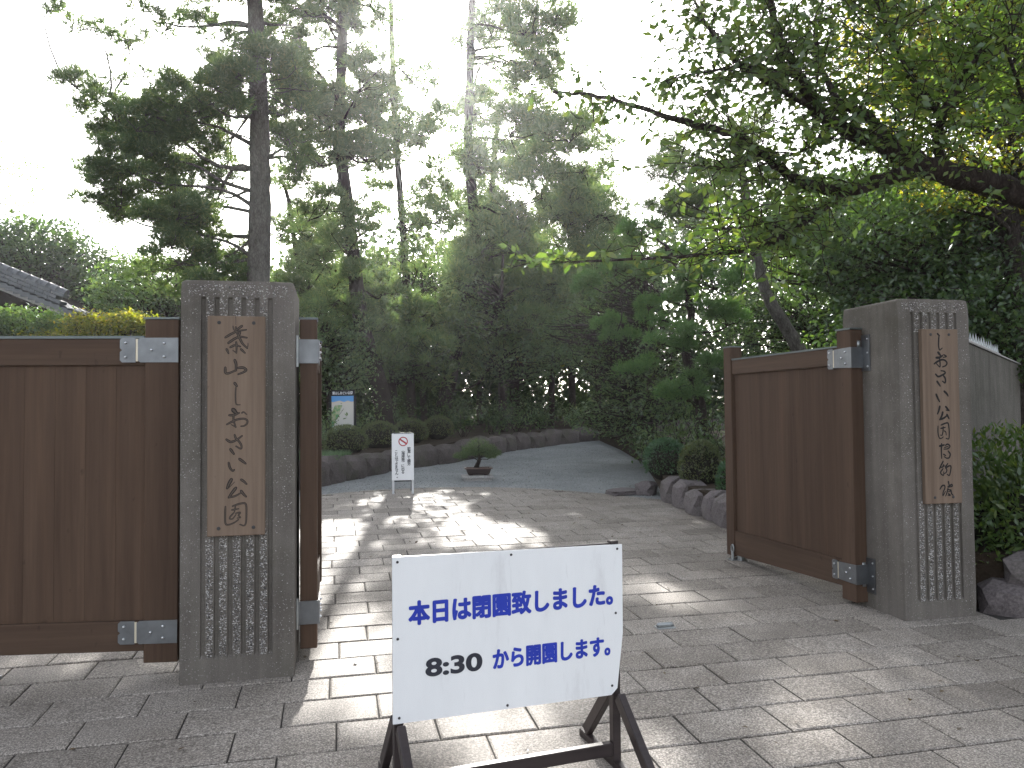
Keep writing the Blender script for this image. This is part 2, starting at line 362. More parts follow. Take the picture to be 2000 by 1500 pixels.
def slab_mesh(poly, th=.026, ch=.004):
    """slab standing on z=-th, top at z=0, arrised edge, corners a little uneven"""
    n = len(poly); cx = sum(p[0] for p in poly)/n; cyy = sum(p[1] for p in poly)/n; mb = MB()
    ins = [(cx+(p[0]-cx)*(1-ch*2.2/max(.05, abs(p[0]-cx)+.001)) if abs(p[0]-cx) > .02 else p[0], cyy+(p[1]-cyy)*(1-ch*2.2/max(.05, abs(p[1]-cyy)+.001)) if abs(p[1]-cyy) > .02 else p[1]) for p in poly]
    vs = [(p[0], p[1], -th) for p in poly]+[(p[0], p[1], -ch) for p in poly]+[(p[0], p[1], 0) for p in ins]
    fs = [tuple(range(2*n, 3*n))]
    for r in range(2):
        for i in range(n): fs.append((r*n+i, r*n+(i+1) % n, (r+1)*n+(i+1) % n, (r+1)*n+i))
    mb.add(vs, fs); return mb
variants = []
for k in range(6):
    jq = lambda: rng.uniform(-.0022, .0022)
    w2, d2 = (TW-JT)/2, (TD-JT)/2
    ring = [(-w2+jq(), -d2+jq()), (-.1, -d2+jq()*1.3), (.1, -d2+jq()*1.3), (w2+jq(), -d2+jq()), (w2+jq(), d2+jq()), (.1, d2+jq()*1.3), (-.1, d2+jq()*1.3), (-w2+jq(), d2+jq())]
    me = slab_mesh(ring).mesh('slab'); me.materials.append(M['slab']); variants.append(me)
slabs, rest = [], MB()
TILT = Matrix.Rotation(math.atan(SLOPE), 4, 'X')
for j in range(-16, 34):
    w0 = 3.411+TD*(j-.5); off = 1.49 if j % 2 == 0 else 1.49+TW*(.5+.06*math.sin(j*1.7))
    off += rng.uniform(-.02, .02)
    for i in range(-26, 26):
        u0 = off+TW*(i+.5)
        loc = (u0*ug[0]+w0*wg[0], u0*ug[1]+w0*wg[1])
        if abs(loc[0]) > 8.5 or loc[1] < -2.3: continue
        quad = [((u0+a*(TW-JT)/2)*ug[0]+(w0+b*(TD-JT)/2)*wg[0], (u0+a*(TW-JT)/2)*ug[1]+(w0+b*(TD-JT)/2)*wg[1]) for a, b in ((-1, -1), (1, -1), (1, 1), (-1, 1))]
        ins = [inside(p) for p in quad]
        if not any(ins): continue
        # right of the gate the rubble bed begins
        if loc[0] > 2.55+.9*max(0, 6.6-loc[1]) and loc[1] > 5.6 or loc[0] > 3.12 and loc[1] > 5.12-.16*(loc[0]-3.1): continue
        pp = proj(gp(*loc)); vis = pp and -120 < pp[0] < 2120 and 930 < pp[1] < 1620 and not (loc[1] > 5.2 and (loc[0] < -1.25-.26*(loc[1]-4.4)))
        z = rng.uniform(-.0016, .0016)
        if all(ins): slabs.append((vis, loc, None, z, w0))
        else:
            pl = quad
            for a, b in zip(EDGE, EDGE[1:]):
                pl = clip(pl, a, b)
                if not pl: break
            if pl and len(pl) > 2:
                ar = abs(sum(pl[q][0]*pl[(q+1) % len(pl)][1]-pl[(q+1) % len(pl)][0]*pl[q][1] for q in range(len(pl))))/2
                if ar > .012: slabs.append((vis, loc, [(p[0]-loc[0], p[1]-loc[1]) for p in pl], z, w0))
seen = sorted([s for s in slabs if s[0]], key=lambda s: s[1][1])
for k, (vis, loc, pl, z, w0) in enumerate(seen[:300]):
    if pl is None:
        o = link('slab', variants[rng.randrange(6)], None, paving)
        o.matrix_world = Matrix.Translation(gp(*loc, z)) @ TILT @ Matrix.Rotation(GA+(math.pi if rng.random() < .5 else 0)+rng.uniform(-.003, .003), 4, 'Z') @ Matrix.Rotation(rng.uniform(-.003, .003), 4, 'X')
    else:
        o = slab_mesh(pl).build('slab', M['slab'], paving); o.matrix_world = Matrix.Translation(gp(*loc, z)) @ TILT
for s in seen[300:]+[s for s in slabs if not s[0]]:
    vis, loc, pl, z, w0 = s
    if pl is None:
        Mx = Matrix.Translation(gp(*loc, z)) @ TILT @ Matrix.Rotation(GA, 4, 'Z'); me = variants[rng.randrange(6)]
        rest.add([Mx @ v.co for v in me.vertices], [tuple(p.vertices) for p in me.polygons])
    else:
        mbx = slab_mesh(pl); Mx = Matrix.Translation(gp(*loc, z)) @ TILT; rest.add([Mx @ Vector(v) for v in mbx.v], mbx.f)
tag(rest.build('slab_field', M['slab'], paving), kind='stuff')
ed = spline(EDGE[1:], 6); acc = 0; i = 0; cur = ed[0]
seglen = np.r_[0, np.cumsum(np.hypot(*np.diff(ed, axis=0).T))]
def on_edge(s): return np.array([np.interp(s, seglen, ed[:, 0]), np.interp(s, seglen, ed[:, 1])])
s = 0.2
while s < seglen[-1]-.6:
    L = rng.uniform(.42, .56); a, b = on_edge(s), on_edge(s+L-.008); t = (b-a)/np.linalg.norm(b-a); nn = np.array([-t[1], t[0]])
    if nn[1] < 0: nn = -nn
    c = (a+b)/2; pl = [tuple(q-c) for q in (a+nn*.006, b+nn*.006, b+nn*.10, a+nn*.10)]
    o = slab_mesh(pl, .03).build('edging_stone', M['slab'], paving); o.matrix_world = Matrix.Translation(gp(c[0], c[1], rng.uniform(0, .004))) @ TILT
    s += L

WALL_L = [(-4.9, 9.6), (-3.9, 10.6), (-2.94, 12.12), (-2.21, 14.24), (-1.32, 15.57), (-.02, 18.49), (1.9, 21.3), (4.2, 23.2), (7, 24.5)]
BED_R = [(2.62, 6.9), (2.36, 7.6), (2.25, 8.3), (2.12, 9.3), (1.98, 10.45), (2.2, 12.2), (2.5, 15.2), (2.5, 18.5), (2.36, 21.6)]
sheet('gravel_drive', [(-6.5, 8.8)]+[(x, y+.02) for x, y in EDGE[1:]]+[(4, 9.5), (4, 23), (2.5, 24), (-1, 20), (-4, 14), (-6.5, 10)], M['gravel'], -.004)
# loose stones on the drive
V, Fc = [], []; pr = np.random.default_rng(3)
n = 9000; px = pr.uniform(-3, 2.4, n); py = 10.4+pr.random(n)**1.6*9
ok = np.array([(not inside((a, b))) for a, b in zip(px, py)]); px, py = px[ok], py[ok]; n = len(px)
oct_ = np.array([(1, 0, 0), (0, 1, 0), (-1, 0, 0), (0, -1, 0), (0, 0, .7), (0, 0, -.7)]); of = np.array([(0, 1, 4), (1, 2, 4), (2, 3, 4), (3, 0, 4), (1, 0, 5), (2, 1, 5), (3, 2, 5), (0, 3, 5)])
r = pr.uniform(.004, .011, n); an = pr.uniform(0, 6.28, n); ca, sa = np.cos(an), np.sin(an)
ov = oct_[None]*r[:, None, None]*pr.uniform(.7, 1.3, (n, 6, 1)); vx = ov[..., 0]*ca[:, None]-ov[..., 1]*sa[:, None]; vy = ov[..., 0]*sa[:, None]+ov[..., 1]*ca[:, None]
V = np.stack([vx+px[:, None], vy+py[:, None], ov[..., 2]+(SLOPE*py)[:, None]], -1).reshape(-1, 3); Fc = (of[None]+(np.arange(n)*6)[:, None, None]).reshape(-1, 3)
tag(link('gravel', np_mesh('gravel', V, Fc), M['pebble']), 'loose grey gravel scattered over the drive behind the slabs', 'gravel', kind='stuff')

def bed(name, poly, h, mat):
    mb = MB(); n = len(poly)
    mb.add([(x, y, gz(y)-.1) for x, y in poly]+[(x, y, gz(y)+h) for x, y in poly], [tuple(range(n, 2*n))]+[(i, (i+1) % n, (i+1) % n+n, i+n) for i in range(n)])
    return tag(mb.build(name, mat), kind='structure')
def offset(line, d):
    out = []
    for i, p in enumerate(line):
        a = line[max(i-1, 0)]; b = line[min(i+1, len(line)-1)]; t = Vector((b[0]-a[0], b[1]-a[1])).normalized(); out.append((p[0]-t.y*d, p[1]+t.x*d))
    return out
bed('soil_bed', offset(WALL_L, .22)+[(7, 60), (-30, 60), (-30, 9.6)], .36, M['soil'])
bed('soil_bed', BED_R[::-1]+[(3.05, 6.15), (9, 13.2), (30, 30), (30, 60), (7, 60)], .28, M['soil'])

# ------------------------------------------------------------------ rubble stones
def rock(lx, ly, lz, seed, sub=2, rough=.10, sq=.62):
    """worn boulder: a squared-off lump with facets"""
    r = random.Random(seed); bm = bmesh.new(); bmesh.ops.create_icosphere(bm, subdivisions=sub, radius=1)
    ph = [(r.uniform(0, 6), r.uniform(1.5, 3.2), Vector((r.gauss(0, 1), r.gauss(0, 1), r.gauss(0, 1))).normalized()) for _ in range(6)]
    for v in bm.verts:
        c = v.co.normalized(); m = max(abs(c.x), abs(c.y), abs(c.z)); q = c*((1-sq)+sq/m)
        q *= 1+rough*sum(math.sin(f*q.dot(d)*2+p) for p, f, d in ph)/3
        v.co = (q.x*lx/2, q.y*ly/2, q.z*lz/2)
    me = bpy.data.meshes.new('stone'); bm.to_mesh(me); bm.free(); return me
def stone_wall(name, label, line, h, mat, lmin, lmax, seed, s0=0, s1=None, depth=.38, cat='stone wall', courses=1):
    root = empty(name, gp(*line[0])); tag(root, label, cat); r = random.Random(seed)
    P = np.array(line); sl = np.r_[0, np.cumsum(np.hypot(*np.diff(P, axis=0).T))]; s1 = s1 or sl[-1]
    for cc in range(courses):
        s = s0+(.15 if cc else 0)
        while s < s1:
            L = r.uniform(lmin, lmax); m = s+L/2
            x, y = np.interp(m, sl, P[:, 0]), np.interp(m, sl, P[:, 1]); x2, y2 = np.interp(m+.1, sl, P[:, 0]), np.interp(m+.1, sl, P[:, 1]); x1, y1 = np.interp(m-.1, sl, P[:, 0]), np.interp(m-.1, sl, P[:, 1])
            hh = h*r.uniform(.88, 1.08)/courses; a = math.atan2(y2-y1, x2-x1)
            me = rock(L*1.06, depth*r.uniform(.85, 1.1), hh*1.22, r.random(), 2, .07, .80)
            o = link('stone', me, mat, root); z0 = gz(y)-.05+cc*hh*.97
            o.location = Vector((x, y, z0+hh*.5))-root.location; o.location.x -= -math.sin(a)*-.10; o.location.y += math.cos(a)*.10
            o.rotation_euler = (r.uniform(-.05, .05), r.uniform(-.05, .05), a+r.uniform(-.06, .06)); s += L*.99
    return root
stone_wall('stone_retaining_wall', 'low dark stone wall curving along the far side of the gravel drive', WALL_L, .42, M['stone'], .5, .95, 5, 1.2)
stone_wall('stone_edging', 'row of squat purplish boulders behind the half-open brown gate', BED_R[4::-1], .34, M['stone_r'], .36, .58, 11, 0, None, .36, 'stone edging')
# flat stones where the slabs meet the bed
for k, (x, y, L, W, Hh, a, lab) in enumerate([(1.52, 11.0, .5, .40, .09, .5, 'flat sunlit stone lying where slabs, gravel and bed meet'), (1.83, 10.95, .34, .30, .22, 1.2, 'small pale-edged stone against the end of the boulder row')]):
    o = link('field_stone', rock(L, W, Hh, 31+k, 2, .08, .75), M['stone_r']); o.location = gp(x, y, Hh*.3); o.rotation_euler = (0, 0, a); tag(o, lab, 'stone')

# ------------------------------------------------------------------ gate pillars
PL, PR = Vector((-1.695, 4.056, 0)), Vector((2.452, 5.02, 0))
def pillar(name, label, o, W, g0, g1, seed):
    """local x along the front, y into the depth, z absolute; front face at y=0"""
    D, ZT, ZB = .56, 2.187, gz(o.y)-.12; gb, gt = .245 if o.x < 0 else .262, 2.102
    root = empty(name, (o.x, o.y, 0), GA); tag(root, label, 'pillar')
    gw = .024; step = (g1-g0-gw)/5; gx = [g0+step*k for k in range(6)]
    xs = [0]+[e for x in gx for e in (x, x+gw)]+[W]; zs = [ZB, gb, gt, ZT]
    bm = bmesh.new(); vert = {}
    def V(x, y, z):
        k = (round(x, 5), round(y, 5), round(z, 5))
        if k not in vert: vert[k] = bm.verts.new(k)
        return vert[k]
    def Q(*p): bm.faces.new([V(*q) for q in p])
    dp = .013
    for j in range(3):
        for i in range(len(xs)-1):
            a, b, c, d = xs[i], xs[i+1], zs[j], zs[j+1]
            if j == 1 and i % 2 == 1:
                i0, i1 = a+.004, b-.004
                Q((i0, dp, c+.02), (i1, dp, c+.02), (i1, dp, d-.01), (i0, dp, d-.01)); Q((a, 0, c), (i0, dp, c+.02), (i0, dp, d-.01), (a, 0, d)); Q((i1, dp, c+.02), (b, 0, c), (b, 0, d), (i1, dp, d-.01))
                Q((a, 0, c), (b, 0, c), (i1, dp, c+.02), (i0, dp, c+.02)); Q((i0, dp, d-.01), (i1, dp, d-.01), (b, 0, d), (a, 0, d))
            else: Q((a, 0, c), (b, 0, c), (b, 0, d), (a, 0, d))
    for j in range(3):
        Q((0, D, zs[j]), (0, 0, zs[j]), (0, 0, zs[j+1]), (0, D, zs[j+1])); Q((W, 0, zs[j]), (W, D, zs[j]), (W, D, zs[j+1]), (W, 0, zs[j+1])); Q((W, D, zs[j]), (0, D, zs[j]), (0, D, zs[j+1]), (W, D, zs[j+1]))
    bm.faces.new([V(x, 0, ZT) for x in xs]+[V(W, D, ZT), V(0, D, ZT)])
    es = [e for e in bm.edges if all(v.co.y in (0, ) or abs(v.co.y-D) < 1e-4 for v in e.verts) and
          ((all(abs(v.co.z-ZT) < 1e-4 for v in e.verts)) or (abs(e.verts[0].co.x-e.verts[1].co.x) < 1e-5 and abs(e.verts[0].co.y-e.verts[1].co.y) < 1e-5 and (e.verts[0].co.x < 1e-4 or e.verts[0].co.x > W-1e-4)))]
    bmesh.ops.bevel(bm, geom=es, offset=.018, segments=3, affect='EDGES', profile=.5)
    me = bpy.data.meshes.new('body'); bm.to_mesh(me); bm.free(); link('body', me, M['concrete'], root)
    # washed aggregate standing out of the ribs, and of the head of the pillar
    r = np.random.default_rng(seed); C = []
    for k in range(5):
        n = 620; x = r.uniform(gx[k]+gw+.004, gx[k+1]-.004, n); z = np.where(r.random(n) < .9, r.uniform(gb+.01, .90, n), r.uniform(1.97, gt, n)); C.append(np.c_[x, np.full(n, -.0005), z])
    n = 420; zz = ZT-.02-abs(r.normal(0, .06, n)); C.append(np.c_[r.uniform(.03, W-.03, n), np.full(n, .0005), np.where(zz < gt+.005, r.uniform(gt+.005, ZT-.02, n), zz)])
    n = 260; C.append(np.c_[r.choice([r.uniform(.01, g0-.01), r.uniform(g1+.01, W-.01)], n)*0+np.where(r.random(n) < .5, r.uniform(.02, g0-.012, n), r.uniform(g1+.012, W-.02, n)), np.full(n, .001), r.uniform(.2, 2.1, n)])
    C = np.vstack(C); n = len(C); s = r.uniform(.0018, .0050, n); ov = oct_[None]*s[:, None, None]*r.uniform(.6, 1.4, (n, 6, 3)); V = (C[:, None]+ov).reshape(-1, 3)
    mi = np.repeat(r.choice([0, 1, 2], n, p=[.45, .35, .20]), 8)
    tag(link('aggregate', np_mesh('aggregate', V, (of[None]+(np.arange(n)*6)[:, None, None]).reshape(-1, 3), mi), [M['chip_white'], M['chip_grey'], M['chip_dark']], root), kind='stuff')
    return root
pil_l = pillar('gate_pillar', 'fluted concrete gate pillar beside the closed side gate, nearest the camera', PL, .562, .097, .452, 1)
pil_r = pillar('gate_pillar', 'fluted concrete gate pillar beside the hedge and spiked wall', PR, .525, .090, .435, 2)

# ------------------------------------------------------------------ wooden name boards with brush lettering
def ribbons(strokes, conv, scale, y, wmul=1.0, taper=.35):
    """brush strokes: list of (points, width) in tracing units -> flat ribbons facing -y"""
    mb = MB()
    for q, (pts, w) in enumerate(strokes):
        P = spline([conv(*p) for p in pts], 6) if len(pts) > 1 else None
        n = len(P); T = np.gradient(P, axis=0); T /= np.linalg.norm(T, axis=1)[:, None]+1e-9; Nn = np.c_[-T[:, 1], T[:, 0]]
        t = np.linspace(0, 1, n); ww = w*scale*wmul*.5*(1-taper*t**2)*(1-.25*np.exp(-(t/.06)**2)); yy = y-q*.00006
        ext = w*scale*wmul*.18
        P2 = P.copy(); P2[0] -= T[0]*ext; P2[-1] += T[-1]*ext
        L, R = P2+Nn*ww[:, None], P2-Nn*ww[:, None]
        vs = [(a[0], yy, a[1]) for a in L]+[(a[0], yy, a[1]) for a in R]
        tip = len(vs); e0 = P2[0]-T[0]*ww[0]*.7; e1 = P2[-1]+T[-1]*ww[-1]*.9; vs += [(e0[0], yy, e0[1]), (e1[0], yy, e1[1])]
        mb.add(vs, [(i, i+1, n+i+1, n+i) for i in range(n-1)]+[(tip, 0, n), (n-1, tip+1, 2*n-1)])
    return mb
def crop_conv(o, W0x, W1x, s0, s1, Wy0, Wy1, z0, z1):
    ox, oy, sc = o
    return lambda x, y: (s0+((ox+x/sc)-W0x)/(W1x-W0x)*(s1-s0), z0+((oy+y/sc)-Wy0)/(Wy1-Wy0)*(z1-z0))
LK = 1500/130; RK = 15.0
LSTR = {
 (400, 610): [([(648, 335), (662, 400), (692, 440)], 26), ([(850, 325), (780, 380), (705, 430)], 55), ([(480, 590), (620, 505), (760, 445), (940, 412)], 52), ([(712, 350), (720, 450), (770, 560)], 42),
   ([(545, 715), (680, 622), (800, 572), (955, 590)], 56), ([(805, 470), (775, 560), (800, 620)], 60), ([(800, 600), (860, 720), (965, 825)], 54), ([(965, 825), (985, 770), (985, 715)], 22), ([(590, 810), (700, 762), (812, 792)], 50),
   ([(720, 690), (730, 800), (725, 935)], 46), ([(725, 935), (650, 880)], 26), ([(508, 850), (548, 942)], 52), ([(828, 850), (915, 932)], 52),
   ([(690, 1095), (720, 1200), (712, 1330)], 62), ([(480, 1265), (485, 1380), (560, 1392), (720, 1322)], 56), ([(760, 1272), (880, 1268), (945, 1320), (880, 1372), (775, 1412)], 58)],
 (400, 730): [([(688, 228), (735, 292)], 62), ([(720, 290), (708, 450), (714, 660), (742, 712), (808, 716)], 30), ([(655, 825), (725, 900)], 100), ([(568, 948), (680, 945), (785, 900)], 52), ([(665, 930), (665, 1050), (682, 1120), (716, 1215)], 44),
   ([(520, 1152), (640, 1090), (760, 1042), (900, 1030), (972, 1070), (966, 1140), (900, 1190), (838, 1197)], 46), ([(716, 1215), (615, 1158)], 26), ([(848, 902), (890, 880), (955, 930)], 34)],
 (400, 820): [([(508, 450), (600, 505), (720, 470), (852, 378)], 54), ([(692, 350), (720, 430), (790, 500), (842, 590), (830, 662), (728, 608)], 48), ([(598, 668), (672, 772)], 62), ([(560, 968), (588, 1080), (648, 1152), (682, 1130)], 50), ([(798, 890), (880, 950), (932, 992)], 60)],
 (400, 920): [([(622, 185), (560, 300), (530, 375)], 74), ([(545, 390), (690, 248)], 18), ([(838, 198), (900, 240), (955, 295)], 56), ([(722, 378), (640, 480), (568, 582)], 68), ([(568, 582), (700, 560), (842, 488)], 46), ([(838, 448), (890, 520), (945, 575)], 60),
   ([(490, 788), (484, 950), (490, 1150), (550, 1192), (680, 1152), (775, 1088)], 40), ([(650, 782), (780, 740), (910, 724), (952, 780), (957, 950), (946, 1160), (900, 1222), (818, 1196)], 42), ([(632, 866), (778, 845)], 36), ([(712, 788), (690, 905)], 34),
   ([(680, 925), (600, 1010), (588, 1060), (650, 1062), (722, 975)], 32), ([(718, 942), (822, 928), (780, 990), (826, 1040), (755, 1050)], 32)]}
RSTR = {
 (1785, 640): [([(655, 195), (712, 252)], 46), ([(702, 250), (686, 400), (680, 560), (710, 672), (782, 618)], 38), ([(660, 742), (725, 825)], 62), ([(600, 902), (700, 890), (782, 840)], 58), ([(690, 900), (702, 960)], 42), ([(540, 1078), (640, 1010), (760, 958), (862, 980), (912, 1060), (870, 1130), (785, 1166)], 46),
   ([(702, 960), (710, 1080), (696, 1166), (608, 1078)], 36), ([(820, 808), (900, 860), (808, 890)], 34), ([(570, 1380), (650, 1452), (770, 1402), (850, 1350), (830, 1300), (738, 1280)], 46)],
 (1785, 730): [([(790, 60), (850, 160), (842, 282), (768, 238)], 46), ([(608, 240), (692, 372)], 54), ([(570, 618), (620, 740), (662, 825)], 54), ([(808, 530), (880, 600), (914, 662)], 54), ([(670, 968), (640, 1080), (600, 1182)], 54), ([(838, 978), (932, 1092)], 52), ([(932, 1092), (848, 1080)], 34),
   ([(750, 1138), (720, 1240), (658, 1352)], 54), ([(658, 1352), (780, 1310), (882, 1228)], 52), ([(868, 1208), (924, 1325)], 52)],
 (1785, 815): [([(600, 268), (594, 450), (620, 590), (670, 632), (744, 588)], 34), ([(690, 240), (800, 195), (890, 184), (916, 300), (922, 500), (902, 642), (828, 630)], 38), ([(680, 336), (812, 308)], 36), ([(752, 288), (740, 430), (710, 532), (668, 532)], 32), ([(780, 408), (822, 450), (832, 532)], 32),
   ([(630, 850), (762, 820)], 52), ([(692, 780), (680, 950), (682, 1202)], 40), ([(800, 830), (870, 800), (932, 860), (870, 930), (758, 940)], 38), ([(770, 890), (880, 868)], 28), ([(878, 1000), (932, 1090), (900, 1190), (830, 1206), (758, 1160)], 40), ([(740, 1088), (802, 1132)], 38)],
 (1785, 890): [([(722, 168), (650, 300), (608, 378)], 40), ([(736, 268), (698, 342)], 36), ([(640, 352), (770, 300)], 30), ([(712, 380), (640, 480), (660, 540), (722, 572), (732, 478)], 34), ([(852, 238), (788, 340), (822, 420), (800, 490), (758, 522)], 36), ([(800, 362), (880, 310), (942, 320), (930, 450), (890, 582), (828, 550)], 38),
   ([(608, 972), (670, 880), (742, 870), (750, 950), (700, 1060), (690, 1162), (762, 1048)], 36), ([(855, 758), (876, 862)], 40), ([(838, 912), (950, 850), (962, 900), (868, 922)], 38), ([(842, 950), (810, 1070), (768, 1172)], 36), ([(840, 990), (930, 1018), (850, 1060)], 30), ([(920, 1000), (942, 1110), (985, 1162)], 38), ([(850, 1110), (902, 1160), (838, 1156)], 36)]}
def plaque(label, o, s0, s1, z0, z1, px, py, strs, K, carved):
    root = empty('name_board', (o.x, o.y, 0), GA); tag(root, label, 'name board')
    mb = MB(); mb.box(s0, s1, -.034, -.004, z1, z0, .003); mb.build('board', M['plaque'], root)
    split = {(400, 610): (13, 3), (400, 730): (2, 6), (400, 820): (3, 2), (400, 920): (6, 6), (1785, 640): (2, 6, 1), (1785, 730): (2, 2, 6), (1785, 815): (5, 6), (1785, 890): (6, 7)}
    chars = []
    for org, st in strs.items():
        b = 0
        for c_ in split[org]: chars.append((org, st[b:b+c_])); b += c_
    for org, st in chars:
        cv = crop_conv((*org, K), px[0], px[1], s0, s1, py[0], py[1], z0, z1); sc = (s1-s0)/(px[1]-px[0])/K
        ribbons(st, cv, sc, -.0350, 1.12 if carved else 1.05).build('character', M['carve'] if carved else M['ink'], root)
        if carved: ribbons(st, cv, sc, -.0362, .50, .5).build('letter_groove', M['carve_in'], root)  # flat ribbon pair: the dark one paints the shade of the carved edges
    for sx in (.2, .8) if carved else (.25, .75):
        for zz in (z0-.035, z1+.04):
            b = MB(); b.dome((s0+(s1-s0)*sx, -.0335, zz), .0095, .005, (0, -1, 0)); b.build('screw', M['chip_dark'], root)
    if carved:   # drying crack at the head of the board
        ribbons([([(705, 110), (712, 200), (708, 300)], 9)], crop_conv((400, 610, LK), px[0], px[1], s0, s1, py[0], py[1], z0, z1), (s1-s0)/(px[1]-px[0])/LK, -.0350).build('crack', M['carve'], root)
plaque('weathered wooden name board with carved vertical lettering 葉山しおさい公園', PL, .134, .417, 2.0, .872, (407, 519), (619, 1045), LSTR, LK, True)
plaque('wooden name board with black vertical lettering しおさい公園博物館', PR, .142, .412, 1.992, .884, (1798, 1869), (644, 983), RSTR, RK, False)

# ------------------------------------------------------------------ gate leaves
def strap(root, x0, x1, z0, z1, y, xs=-1, seam=None):
    """stainless hinge strap lying on the face y (towards -y), x0 outer end, seam where the two plates meet"""
    a, b = min(x0, x1), max(x0, x1); st = empty('hinge_strap', parent=root)
    m = MB(); zc = (z0+z1)/2; e = .012; sg = seam
    out = [(a+e, z0), (sg-.006, z0), (sg-.006, z1), (a+e, z1), (a, z1-e), (a, zc+.010), (a+.012, zc), (a, zc-.010), (a, z0+e)]
    for poly in (out, [(sg+.006+e, z0), (b, z0), (b, z1), (sg+.006+e, z1), (sg+.006, z1-e), (sg+.006, z0+e)]):
        n = len(poly); m.add([(p[0], y, p[1]) for p in poly]+[(p[0], y-.006, p[1]) for p in poly], [tuple(range(n, 2*n))]+[(i, (i+1) % n, (i+1) % n+n, i+n) for i in range(n)])
    m.build('plate', M['steel'], st)
    m = MB(); m.box(sg-.0055, sg+.0055, y-.0045, y, z0+.006, z1-.006); m.build('seam', M['weld'], st)
    w = b-sg
    for bx, bz in [(a+.030, z0+.028), (a+.030, z1-.028), (sg+w*.36, zc), (sg+w*.66, z0+.03), (sg+w*.66, z1-.03)]:
        d = MB(); d.dome((bx, y-.006, bz), .0075, .009, (0, -1, 0)); d.build('bolt', M['bolt'], st)
    return st

# closed side gate, left of the left pillar
sg = empty('side_gate', (-1.72, 4.22, 0), rad(5)); tag(sg, 'closed dark brown plank gate filling the picture edge beside the nearer pillar', 'gate')
MB().box(-.226, -.052, 0, .11, .195, 2.002, .004).build('hinge_post', M['gate_wood'], sg)
MB().box(-.231, -.048, -.006, .116, 2.002, 2.013).build('post_cap', M['zinc'], sg)
MB().box(-1.62, -.2265, .012, .098, 1.758, 1.900, .004).build('top_rail', M['gate_rail'], sg)
MB().box(-1.625, -.2315, .006, .104, 1.900, 1.914).build('rail_cap', M['zinc'], sg)
MB().box(-1.62, -.2265, .012, .098, .255, .412, .004).build('bottom_rail', M['gate_rail'], sg)
MB().box(-1.75, -1.6205, 0, .11, .22, 2.002, .004).build('stile', M['gate_wood'], sg)
for k in range(9):
    MB().box(-.2270-(k+1)*.1548+.0003, -.2270-k*.1548-.0003, .030, .080, .4125, 1.7575, .0006).build('plank', M['gate_wood'], sg)
strap(sg, -.352, -.053, 1.772, 1.903, .0, 1, -.266); strap(sg, -.352, -.053, .296, .416, .0, 1, -.264)
m = MB(); m.tube([(-1.005, .05, .262), (-1.005, .05, .11)], .017); m.box(-1.04, -.97, .02, .08, .1215, .135); m.build('drop_bolt', M['galv'], sg)

# main gate, open: the leaf hung on the nearer pillar is seen edge-on
def main_leaf(name, label, o, ang, flip, L, thick, post_w, zt_post, zrail, zb0, zb1, zfar, loc_lab=None):
    """local x runs from the hinge post to the free end; visible face at y=0 (outward -y when flip), body behind it"""
    root = empty(name, (o[0], o[1], 0), rad(ang)); tag(root, label, 'gate'); f = -1 if flip else 1
    def bx(nm, x0, x1, y0, y1, z0, z1, mat, c=.004):
        a, b = sorted((y0*f, y1*f)); return MB().box(x0, x1, a, b, z0, z1, c).build(nm, mat, root)
    bx('hinge_post', 0, post_w, 0, thick, zb0-.085, zt_post, M['gate_wood']); bx('post_cap', -.005, post_w+.004, -.005, thick+.005, zt_post, zt_post+.011, M['zinc'], 0)
    bx('stile', L-.12, L, 0, thick, zfar, zt_post, M['gate_wood']); bx('stile_cap', L-.1245, L+.005, -.005, thick+.005, zt_post, zt_post+.011, M['zinc'], 0)
    bx('top_rail', post_w+.0005, L-.1205, .010, thick-.010, zrail-.135, zrail-.012, M['gate_rail']); bx('rail_cap', post_w+.0045, L-.125, .005, thick-.005, zrail-.012, zrail, M['zinc'], 0)
    m = MB()
    n = 6; xs = [post_w+.0005, L-.1205]; vs = []
    for x, z in ((xs[0], zb0), (xs[1], zb1)):
        for yy in (.010*f, (thick-.010)*f):
            for z2 in (z, .452): vs.append((x, yy, z2))
    m.add(vs, [(0, 1, 3, 2), (4, 6, 7, 5), (0, 4, 5, 1), (2, 3, 7, 6), (1, 5, 7, 3), (0, 2, 6, 4)]); m.build('bottom_rail', M['gate_rail'], root)
    n = 7; w = (L-.121-post_w-.001)/n
    for k in range(n): bx('plank', post_w+.001+k*w+.0003, post_w+.001+(k+1)*w-.0003, .032, thick-.032, .4525, zrail-.1355, M['gate_wood'], .0006)
    return root, f
rl, f = main_leaf('main_gate_leaf', 'brown plank gate leaf swung inwards from the pillar by the hedge', (2.285, 5.345), 105, True, 1.66, .11, .142, 2.026, 1.925, .278, .245, .235)
